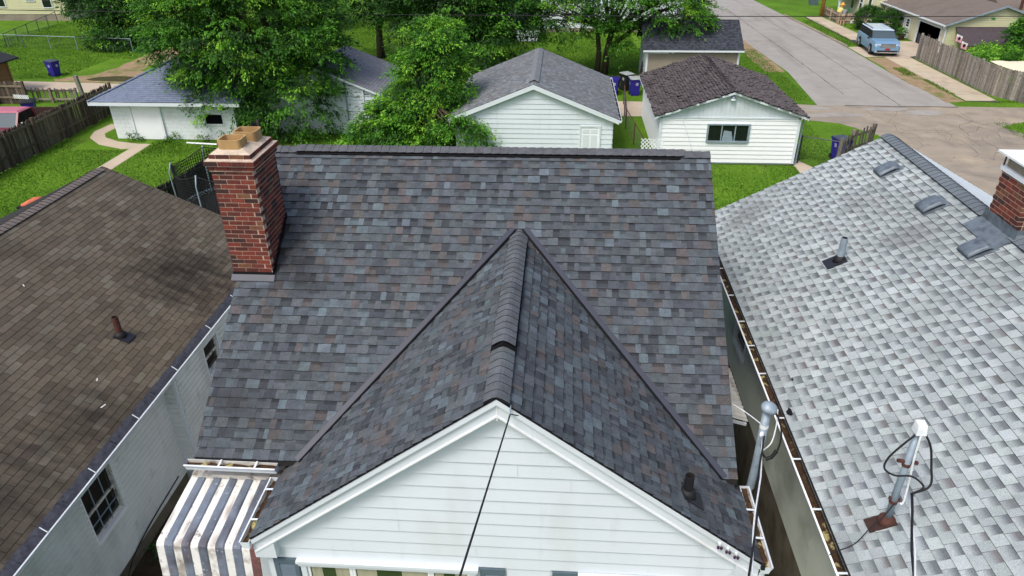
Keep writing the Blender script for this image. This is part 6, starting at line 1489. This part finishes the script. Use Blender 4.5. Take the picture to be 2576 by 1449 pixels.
for j_ in range(14):
    z = zt+.1+j_*.11
    b.tube([(1.97*math.cos(2*math.pi*k/36), 1.97*math.sin(2*math.pi*k/36), z) for k in range(37)], .012, 4, cap=False)
b.build('net_mesh', 'net', tr, local=True, kind='stuff')
b = MB(); pts = []
for k in range(73):
    a = 2*math.pi*k/72; dp = .25*abs(math.sin(3*(a-.35*2*math.pi/6))); pts.append((1.99*math.cos(a), 1.99*math.sin(a), 2.55-dp))
b.tube(pts, .018, 5); b.build('net_cord', 'black_rubber', tr, local=True, smooth=True)
# chain-link fences
def chain(name, label, pts, h, step=2.6, mesh=.24, top='galvanised'):
    t = thing(name, label, 'fence', (*pts[0], gz(pts[0][1])))
    for a, b_ in zip(pts[:-1], pts[1:]):
        a, b_ = Vector((*a, gz(a[1]))), Vector((*b_, gz(b_[1]))); d = b_-a; L = d.length; d.normalize(); n_ = max(1, round(L/step))
        for i in range(n_+1):
            p = a+d*(L*i/n_); MB().tube([p, p+Vector((0,0,h+.05))], .03, 6).build('post', top, t)
        MB().tube([a+Vector((0,0,h)), b_+Vector((0,0,h))], .024, 6).build('top_rail', top, t)
        w = MB(); s = -h
        while s < L:
            for sg in (1, -1):
                p0_, p1_ = s, s+h; z0_, z1_ = (0.05, h) if sg > 0 else (h, .05)
                f0, f1 = max(0, (0-p0_)/h), min(1, (L-p0_)/h)
                if f1 > f0: w.bar(a+d*(p0_+h*f0)+Vector((0,0,z0_+(z1_-z0_)*f0)), a+d*(p0_+h*f1)+Vector((0,0,z0_+(z1_-z0_)*f1)), .0045, .0045)
            s += mesh
        w.build('wire_mesh', 'grey_metal', t, kind='stuff')
    return t
ch1 = chain('chain_link_fence', 'grey chain-link fence with gate before the pale yellow house', [(-60, 60.2), (-46.5, 59.2), (-45.0, 59.0), (-34.8, 57.6)], 1.05)
chain('chain_link_fence', 'dark chain-link fence line running back towards the pale yellow house', [(-47.0, 59.6), (-50.2, 71.5)], 1.05, top='dark_metal')
chain('chain_link_fence', 'rusty chain-link fence between the two white garages', [(3.75, 43.2), (3.5, 38), (3.95, 32.8)], 1.1, top='rust')
chain('chain_link_fence', 'short chain-link run beside the curled shingle garage and blue bin', [(11.2, 33.0), (12.7, 32.2)], 1.3, top='dark_metal')
# overhead lines
wire('power_line', sag((-90, 43, 5.3), (70, 41, 4.6), 1.0, 40), .022, 'black_rubber', 'thick overhead power line crossing above the street and garages', cat='power line')
wire('power_line', sag((-75, 47, 7.0), (-18, 43, 4.4), .4, 20), .018, 'black_rubber', 'upper overhead line ending in the broad leafy tree', cat='power line')
wire('power_line', sag((-26, 44, 4.6), (-41, 60, 1.2), .3, 16), .012, 'black_rubber', 'thin overhead drop line over the dirt drive', cat='power line')
# stump and debris, planter, furniture
b = MB(); b.tube([(5.55, 49.6, GZ), (5.52, 49.6, GZ+.5), (5.58, 49.62, GZ+1.15)], [.42, .27, .22], 10); b.build('tree_stump', 'bark', label='dark rotten tree stump beside the tan shed', cat='stump', smooth=False)
t = thing('wood_stack', 'heap of dark old timber behind the bins', 'timber', (5.0, 48.3, GZ))
for k in range(9): MB().bar((4.4+rnd(0,.3), 48.2+rnd(-.3,.3), GZ+.08+.08*k*.8), (5.9+rnd(-.2,.2), 48.4+rnd(-.3,.3), GZ+.08+.08*k*.8+rnd(-.05,.1)), .14, .08, c=random.choice(WOODD)).build('timber', 'grey_wood', t)
t = thing('canopy', 'cream canvas canopy behind the tall board fence', 'canopy', (29, 46, GZ))
b = MB(); vs = []
for i in range(9):
    for j_ in range(7):
        u_, v_ = i/8, j_/6; x_, y_ = 26.9+4.6*u_, 43.6+4.4*v_; vs.append((x_+(.9 if y_ < 45 else 0)*(1-v_), y_, .36+.22*math.sin(math.pi*u_)*math.sin(math.pi*v_)+.03*math.sin(i*2.1+j_)))
b.add(vs, [(7*i+j_, 7*i+7+j_, 7*i+8+j_, 7*i+1+j_) for i in range(8) for j_ in range(6)]); b.build('canvas', 'cream_tarp', t, smooth=True)
for (x_, y_) in ((27.9, 43.8), (31.4, 43.8), (27.0, 47.9), (31.4, 47.9)): MB().tube([(x_, y_, GZ), (x_, y_, .36)], .04, 6).build('leg', 'galvanised', t)
t = thing('planter', 'dark planter pot with a small green plant by the yellow garage door', 'planter', (28.3, 64.4, GZ))
MB().tube([(0,0,.02), (0,0,.45)], [.22, .32], 12).build('pot', 'rust_dark', t, local=True)
t = thing('garden_toy', 'orange plastic garden toy lying on the lawn behind the brown roof', 'toy', (-22.05, 26.3, GZ)); t.scale = (.62, .62, .62)
MB().tube([(-.35,-.5,.12), (-.1,-.2,.2), (.2,.2,.26), (.42,.5,.2), (.5,.62,.1)], [.14, .2, .26, .24, .1], 10).build('shell', 'orange_plastic', t, local=True, smooth=True)
MB().box(-.55, -.1, -.75, -.35, .02, .16).build('tray', 'black_rubber', t, local=True)
t = thing('lawn_tool', 'dark garden machine standing against the white house wall', 'garden machine', (3.9, 66.9, GZ))
MB().tube([(0,0,.15), (.1,0,.5), (.12,0,1.0)], .04, 6).build('handle', 'dark_metal', t, local=True); MB().box(-.1, .55, -.15, .15, .62, .72).build('bar', 'grey_metal', t, local=True); MB().box(-.3, .5, -.25, .25, .08, .35).build('base', 'dark_metal', t, local=True)
t = thing('far_bin', 'dark bin standing on the grass bank past the street', 'bin', (27.0, 84.4, GZ)); 
b = MB(); b.hexa([(-.35,-.35,0), (.35,-.35,0), (.35,.35,0), (-.35,.35,0)], [(-.5,-.45,1.25), (.5,-.45,1.25), (.5,.45,1.25), (-.5,.45,1.25)]); b.build('body', 'slate_blue', t, local=True); MB().box(-.52, .52, -.48, .48, 1.255, 1.33).build('lid', 'dark_metal', t, local=True)
t = thing('parked_van', 'white van parked beyond the garden fence', 'van', (31.5, 82.5, GZ), R(80)); b = MB()
loft(b, [sect(-2.2, .8, .4, .9, .05), sect(-1.6, .9, .35, 1.1, .06), sect(-.9, .92, .3, 1.7, .1), sect(2.2, .92, .3, 1.72, .1), sect(2.3, .88, .4, 1.6, .1)]); b.build('body', 'white_bright', t, local=True)
for s in (-1, 1):
    MB().box(s*.9-.03, s*.9+.03, -.9, .4, 1.05, 1.45).build('window', 'glass', t, local=True)
    for yy in (-1.4, 1.4): wheel(t, s*.84, yy, .34, .22, s)

# ================================================================== VEGETATION
G1, G2, G3, G4 = (.019, .066, .010), (.040, .130, .014), (.085, .245, .020), (.19, .39, .034)
def crown(name, parent, blobs, nclump, per, size, mix=(.35, .4, .2, .05), spread=.42, seed=1, droop=.55, inner=.25, hue=(1, 1, 1)):
    rg = np.random.default_rng(seed); bl = np.array(blobs, dtype=float); vol = (bl[:, 3]*bl[:, 4]+bl[:, 4]*bl[:, 5]+bl[:, 3]*bl[:, 5])
    pick_ = rg.choice(len(bl), size=nclump*2, p=vol/vol.sum()); B = bl[pick_]
    d = rg.normal(size=(nclump*2, 3)); d /= np.linalg.norm(d, axis=1)[:, None]
    d[:, 2] = np.where((d[:, 2] < -.3) & (rg.random(len(d)) < .5), -d[:, 2], d[:, 2])
    isin = rg.random(len(d)) < inner
    rad = np.where(isin, rg.uniform(.35, .8, len(d)), rg.uniform(.82, 1.08, len(d)))
    c = B[:, :3]+d*B[:, 3:6]*rad[:, None]
    ok = np.ones(len(c), bool)
    for q in bl:
        e = (((c-q[:3])/q[3:6])**2).sum(1); ok &= (e > .42) | isin
    c, d = c[ok][:nclump], d[ok][:nclump]; n_ = len(c)
    cols = np.array([G1, G2, G3, G4])*np.array(hue); mixp = np.array(mix)/sum(mix)
    # lighter yellow-green new growth, more often on clumps that point up
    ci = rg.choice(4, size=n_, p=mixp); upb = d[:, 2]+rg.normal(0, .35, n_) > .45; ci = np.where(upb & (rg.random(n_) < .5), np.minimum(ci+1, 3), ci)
    idx = np.repeat(np.arange(n_), per); N = len(idx)
    ntw = 7; tw = rg.normal(size=(n_, ntw, 3)); tw[:, :, 2] = np.abs(tw[:, :, 2])*.25; tw += d[:, None, :]*.9; tw /= np.linalg.norm(tw, axis=2)[:, :, None]
    which = rg.integers(0, ntw, N); tt_ = rg.random(N)**.7; tl = spread*2.1*rg.uniform(.6, 1.25, N)
    td = tw[idx, which]; off = td*(tt_*tl)[:, None]; off[:, 2] -= droop*tl*tt_**2*.75
    off += rg.normal(size=(N, 3))*spread*.13
    p = c[idx]+off; tip = tt_
    ax = off*np.array([1, 1, .3])+d[idx]*.4+rg.normal(0, .35, (N, 3)); ax[:, 2] -= droop*.8; ax /= np.linalg.norm(ax, axis=1)[:, None]
    nr = d[idx]*.5+np.array([0, 0, .9])+rg.normal(0, .45, (N, 3)); sd_ = np.cross(ax, nr); sd_ /= np.linalg.norm(sd_, axis=1)[:, None]+1e-9
    up2 = np.cross(sd_, ax)
    L = size*rg.uniform(.7, 1.35, N)[:, None]; Wd = L*.42
    v0, v2 = p, p+ax*L; mid = p+ax*L*.45+up2*L*.06; v1, v3 = mid+sd_*Wd*.5, mid-sd_*Wd*.5
    V = np.stack([v0, v1, v2, v3], 1).reshape(-1, 3)
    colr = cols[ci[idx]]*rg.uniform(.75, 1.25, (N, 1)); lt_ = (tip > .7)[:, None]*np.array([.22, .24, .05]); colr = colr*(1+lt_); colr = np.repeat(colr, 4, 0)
    me = bpy.data.meshes.new(name); me.vertices.add(len(V)); me.vertices.foreach_set('co', V.astype(np.float32).ravel())
    me.loops.add(len(V)); me.loops.foreach_set('vertex_index', np.arange(len(V), dtype=np.int32)); me.polygons.add(N)
    me.polygons.foreach_set('loop_start', np.arange(0, len(V), 4, dtype=np.int32)); me.update(calc_edges=True)
    at = me.color_attributes.new('col', 'FLOAT_COLOR', 'POINT'); at.data.foreach_set('color', np.concatenate([colr, np.ones((len(colr), 1))], 1).astype(np.float32).ravel())
    me.materials.append(MATS['leaf']); return link(name, me, parent, kind='stuff')
def limbs(b, base, tips, r0_=.22, seed=3):
    rg = random.Random(seed)
    for tp in tips:
        tp = Vector(tp); a = Vector(base); pts = [a]
        for k in (.3, .6, 1.0):
            q = a.lerp(tp, k)+Vector((rg.uniform(-.25, .25), rg.uniform(-.25, .25), rg.uniform(.0, .3))); pts.append(q)
        b.tube(pts, [r0_, r0_*.7, r0_*.45, r0_*.15], 7)
def tree(name, label, base, trunkpts, r, blobs, n, per, size, group=None, cat='tree', **kw):
    t = thing(name, label, cat, base, group=group)
    b = MB()
    if trunkpts:
        b.tube([base]+trunkpts, [r*1.3]+[r*(1-.25*k/len(trunkpts)) for k in range(len(trunkpts))], 10)
        limbs(b, trunkpts[-1], [Vector(q[:3])+Vector((rnd(-.6, .6)*q[3], rnd(-.6, .6)*q[4], rnd(-.1, .6)*q[5])) for q in blobs for _ in range(4)], r*.6)
        b.build('trunk', 'bark', t, smooth=True)
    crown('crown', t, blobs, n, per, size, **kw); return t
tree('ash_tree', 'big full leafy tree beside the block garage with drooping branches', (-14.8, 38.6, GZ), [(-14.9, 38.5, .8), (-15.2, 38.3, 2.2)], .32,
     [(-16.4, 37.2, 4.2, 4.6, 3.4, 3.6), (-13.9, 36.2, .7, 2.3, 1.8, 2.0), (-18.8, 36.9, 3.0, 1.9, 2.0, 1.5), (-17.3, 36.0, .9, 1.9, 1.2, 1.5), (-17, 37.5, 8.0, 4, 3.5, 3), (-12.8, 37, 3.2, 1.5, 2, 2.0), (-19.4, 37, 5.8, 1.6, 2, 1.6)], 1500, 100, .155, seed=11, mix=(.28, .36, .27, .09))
tree('vine_tree', 'lighter green tree smothered in leafy vines between the white garages', (-6.9, 33.9, GZ), [(-6.9, 33.9, .6), (-6.8, 33.9, 1.6)], .2,
     [(-6.8, 33.4, .3, 2.4, 1.5, 1.5), (-6.1, 33.9, 2.2, 1.7, 1.4, 1.5), (-5.9, 34.2, 3.9, 1.1, 1.1, .9), (-8.7, 33.1, -.3, 1.3, 1.0, .7), (-4.5, 31.2, .65, .8, .35, .35), (-3.7, 31.1, .1, .3, .25, .4), (-6.5, 32.3, -.6, 1.3, .8, .6)], 760, 84, .145, seed=12, mix=(.12, .34, .36, .18), spread=.36)
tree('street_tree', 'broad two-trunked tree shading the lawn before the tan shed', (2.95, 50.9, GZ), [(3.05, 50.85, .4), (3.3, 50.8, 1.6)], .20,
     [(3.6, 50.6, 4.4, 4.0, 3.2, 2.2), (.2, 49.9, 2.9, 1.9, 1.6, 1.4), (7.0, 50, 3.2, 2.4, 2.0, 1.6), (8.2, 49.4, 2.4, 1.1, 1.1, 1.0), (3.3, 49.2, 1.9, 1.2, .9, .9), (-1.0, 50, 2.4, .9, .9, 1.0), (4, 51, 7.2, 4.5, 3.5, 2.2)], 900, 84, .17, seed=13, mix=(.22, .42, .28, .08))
MB().tube([(2.45, 50.9, GZ), (2.5, 50.8, .3), (2.3, 50.7, 1.8), (1.6, 50.6, 3.2)], [.22, .17, .14, .07], 9).build('trunk', 'bark', bpy.data.objects['street_tree'], smooth=True)
MB().tube([(3.3, 50.8, .6), (4.6, 50.6, 1.7), (6.2, 50.4, 2.8), (7.4, 50.2, 3.4)], [.17, .14, .10, .05], 8).build('limb', 'bark', bpy.data.objects['street_tree'], smooth=True)
for (nm, lb, bs, bl, n_, sd_) in (
    ('shade_tree', 'tall dark green tree rising behind the vine tree', (-7.5, 52, GZ), [(-7.5, 51, 5.0, 4.2, 3.4, 3.8), (-4.2, 50.5, 2.6, 2.2, 2.4, 2.6), (-10.2, 51.5, 3.0, 2.2, 2.2, 2.2), (-5.2, 48.6, 1.2, 1.6, 1.4, 1.5)], 700, 14),
    ('shade_tree', 'dark leafy tree over the peeling white garage', (-14, 56, GZ), [(-13.6, 55, 4.8, 3.6, 3, 2.8), (-11.5, 54.5, 3.2, 2, 2, 1.6)], 420, 15),
    ('shade_tree', 'tall dark tree beside the pale yellow house', (-39, 63.5, GZ), [(-38.9, 62.5, 4.0, 3.3, 3.0, 3.2), (-40.0, 62.5, 2.0, 1.9, 1.8, 1.8), (-36.4, 61.5, 2.2, 2.6, 2.4, 2.6)], 620, 16),
    ('shade_tree', 'dark tree at the shaded end of the dirt drive', (-30, 69, GZ), [(-31, 68.5, 4.0, 4.5, 3.6, 4.0), (-26, 68, 4.2, 4, 3.5, 4)], 620, 17),
    ('shade_tree', 'tree standing in the back yard past the pale wall', (-19, 74, GZ), [(-18, 74, 4.5, 4.5, 3.5, 3.2), (-12, 73, 4.2, 4.2, 3.5, 3.6)], 600, 18),
    ('shade_tree', 'dark tree filling the gap before the white house lean-to', (-6.2, 64, GZ), [(-7.2, 63, 3.2, 2.6, 2.6, 3.6)], 320, 19)):
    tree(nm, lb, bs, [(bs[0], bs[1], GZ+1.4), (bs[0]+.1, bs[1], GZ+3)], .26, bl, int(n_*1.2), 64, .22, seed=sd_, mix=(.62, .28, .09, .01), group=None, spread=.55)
tree('bush', 'dark bush with pale blossom at the foot of the chain-link fence', (-37.0, 58.4, GZ), [], .1, [(-37.2, 58.6, GZ+.75, 2.0, 1.1, .9), (-35.2, 58.8, GZ+.6, 1.2, .9, .8)], 150, 40, .2, seed=20, mix=(.6, .3, .08, .02), cat='bush', spread=.3)
for k, (x_, y_, r_, lb) in enumerate(((27.2, 69.2, 1.0, 'clipped round dark shrub nearest the weathered fence'), (28.0, 66.9, .98, 'clipped round dark shrub behind the parked blue car'))):
    tree('round_shrub', lb, (x_, y_, GZ), [], .1, [(x_, y_, GZ+r_*.95, r_*1.0, r_*1.0, r_*.95)], 260, 46, .11, seed=30+k, mix=(.7, .27, .03, 0), cat='shrub', spread=.16, droop=.2, inner=.15)
tree('bush', 'leafy green bush behind the tall board fence by the porch', (33.2, 54.8, GZ), [(33.2, 54.8, -.4)], .08, [(33.2, 54.8, .3, 1.7, 1.4, 1.5), (32.6, 54.6, 1.0, .8, .8, .8)], 240, 40, .2, seed=33, mix=(.2, .5, .27, .03), cat='bush', spread=.3)
tree('vine', 'bright yellow-green vine spilling over the tall board fence', (29.4, 52.5, GZ), [], .08, [(29.6, 52.6, -.1, 1.7, .9, .5), (27.9, 50.6, .2, .8, .8, .35)], 120, 40, .16, seed=34, mix=(.02, .2, .45, .33), cat='vine', spread=.25)
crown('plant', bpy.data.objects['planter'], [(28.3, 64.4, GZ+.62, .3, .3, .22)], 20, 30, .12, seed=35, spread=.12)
tree('vine_spray', 'thin yellow-green vine spray reaching across the peeling garage', (-8.9, 33.2, GZ), [], .05, [(-9.6, 33.0, -.35, .35, .3, .2), (-10.3, 32.8, -.7, .35, .3, .18), (-11.0, 32.6, -1.0, .4, .3, .2), (-11.5, 32.4, -1.1, .35, .3, .15)], 60, 24, .17, seed=36, mix=(0, .1, .4, .5), cat='vine', spread=.16)
tree('ailanthus_sapling', 'young sapling with long feathery leaves before the vine tree', (-6.0, 31.2, GZ), [(-6.0, 31.2, -.4)], .04, [(-6.0, 31.1, -.35, .7, .5, .55)], 34, 34, .2, seed=37, mix=(.1, .5, .35, .05), cat='sapling', spread=.26)
tree('fence_vine', 'small yellow-green vine hanging on the dark picket fence', (-14.9, 22.6, gz(22.6)), [], .03, [(-14.85, 22.7, .62, .15, .5, .18)], 16, 18, .13, seed=38, mix=(0, .1, .3, .6), cat='vine', spread=.12)
for k, (x_, y_, n_) in enumerate(((-22.3, 35.0, 8), (-20.2, 34.95, 10), (-18.6, 34.9, 8), (-6.6, 5.6+1.5, 0), (-6.5, 8.3, 10), (-6.4, 6.6, 8))):
    if n_: tree('weed_clump', ['leafy weed clump at the block garage wall by its door', 'leafy weed clump under the block garage window', 'tall weeds growing by the block garage corner', '', 'green weeds growing in the passage beside the pale wall', 'weeds growing by the porch step in the passage'][k], (x_, y_, gz(y_)), [], .03, [(x_, y_, gz(y_)+.15, .35, .2, .22)], n_*2, 16, .10, seed=50+k, mix=(.3, .5, .2, 0), cat='weeds', spread=.12)
# grass tufts on the lawns
def tufts(name, rects, dens, hgt, seed=5, excl=()):
    rg = np.random.default_rng(seed); P = []
    for (x0, x1, y0, y1) in rects:
        n_ = int((x1-x0)*(y1-y0)*dens); P.append(np.stack([rg.uniform(x0, x1, n_), rg.uniform(y0, y1, n_)], 1))
    P = np.concatenate(P); keep = np.ones(len(P), bool)
    for (x0, x1, y0, y1) in excl: keep &= ~((P[:, 0] > x0) & (P[:, 0] < x1) & (P[:, 1] > y0) & (P[:, 1] < y1))
    P = P[keep]; n_ = len(P); z = -1.3*np.clip((P[:, 1]-14)/12, 0, 1)
    a = rg.uniform(0, 2*math.pi, n_); w = rg.uniform(.012, .028, n_); h = hgt*rg.uniform(.5, 1.4, n_); ln = rg.normal(0, .035, (n_, 2))
    b0 = np.stack([P[:, 0]-np.cos(a)*w, P[:, 1]-np.sin(a)*w, z], 1); b1 = np.stack([P[:, 0]+np.cos(a)*w, P[:, 1]+np.sin(a)*w, z], 1); tp = np.stack([P[:, 0]+ln[:, 0], P[:, 1]+ln[:, 1], z+h], 1)
    V = np.stack([b0, b1, tp], 1).reshape(-1, 3)
    base = np.array([(.058, .13, .010), (.095, .215, .016), (.14, .27, .025), (.20, .29, .045)]); nz_ = np.sin(P[:, 0]*1.3)*np.cos(P[:, 1]*1.1)+rg.normal(0, .8, n_)
    ci = np.clip((nz_*1.0+1.4).astype(int), 0, 3); c = np.repeat(base[ci]*rg.uniform(.75, 1.25, (n_, 1)), 3, 0)
    me = bpy.data.meshes.new(name); me.vertices.add(len(V)); me.vertices.foreach_set('co', V.astype(np.float32).ravel())
    me.loops.add(len(V)); me.loops.foreach_set('vertex_index', np.arange(len(V), dtype=np.int32)); me.polygons.add(n_)
    me.polygons.foreach_set('loop_start', np.arange(0, len(V), 3, dtype=np.int32)); me.update(calc_edges=True)
    at = me.color_attributes.new('col', 'FLOAT_COLOR', 'POINT'); at.data.foreach_set('color', np.concatenate([c, np.ones((len(c), 1))], 1).astype(np.float32).ravel())
    me.materials.append(MATS['grass_blade']); o = link(name, me, None, label='short green grass growing over the lawns' if name == 'grass' else 'thin patches of grass on the bare street verge', cat='grass', kind='stuff')
tufts('grass', [(-26, -14.9, 19, 35), (-24, -15, 33, 35.2), (3, 16, 20, 34), (11, 13.5, 33, 40), (6, 15.2, 44.3, 60), (-5, 6, 46, 66), (-50, -28, 48.3, 72), (-23, -14, 58, 72), (22.9, 24.2, 61.5, 74), (26, 28.2, 64, 70), (23.6, 26.2, 36, 40)], 170, .07,
      excl=[(-21.95, -21.05, 29.5, 34.5), (4.5, 10.9, 32.5, 41), (5.4, 11.3, 47.4, 52), (-35.2, -28.2, 47.5, 55), (-33.3, -29.8, 54, 63), (10.95, 12.2, 29.4, 33.5), (-24.9, -21.2, 33.4, 35.3)])
tufts('verge_grass', [(24.0, 24.4, 46, 50), (23.4, 24.2, 51, 53.5), (25.8, 27.5, 44.3, 44.6)], 420, .09, seed=9)
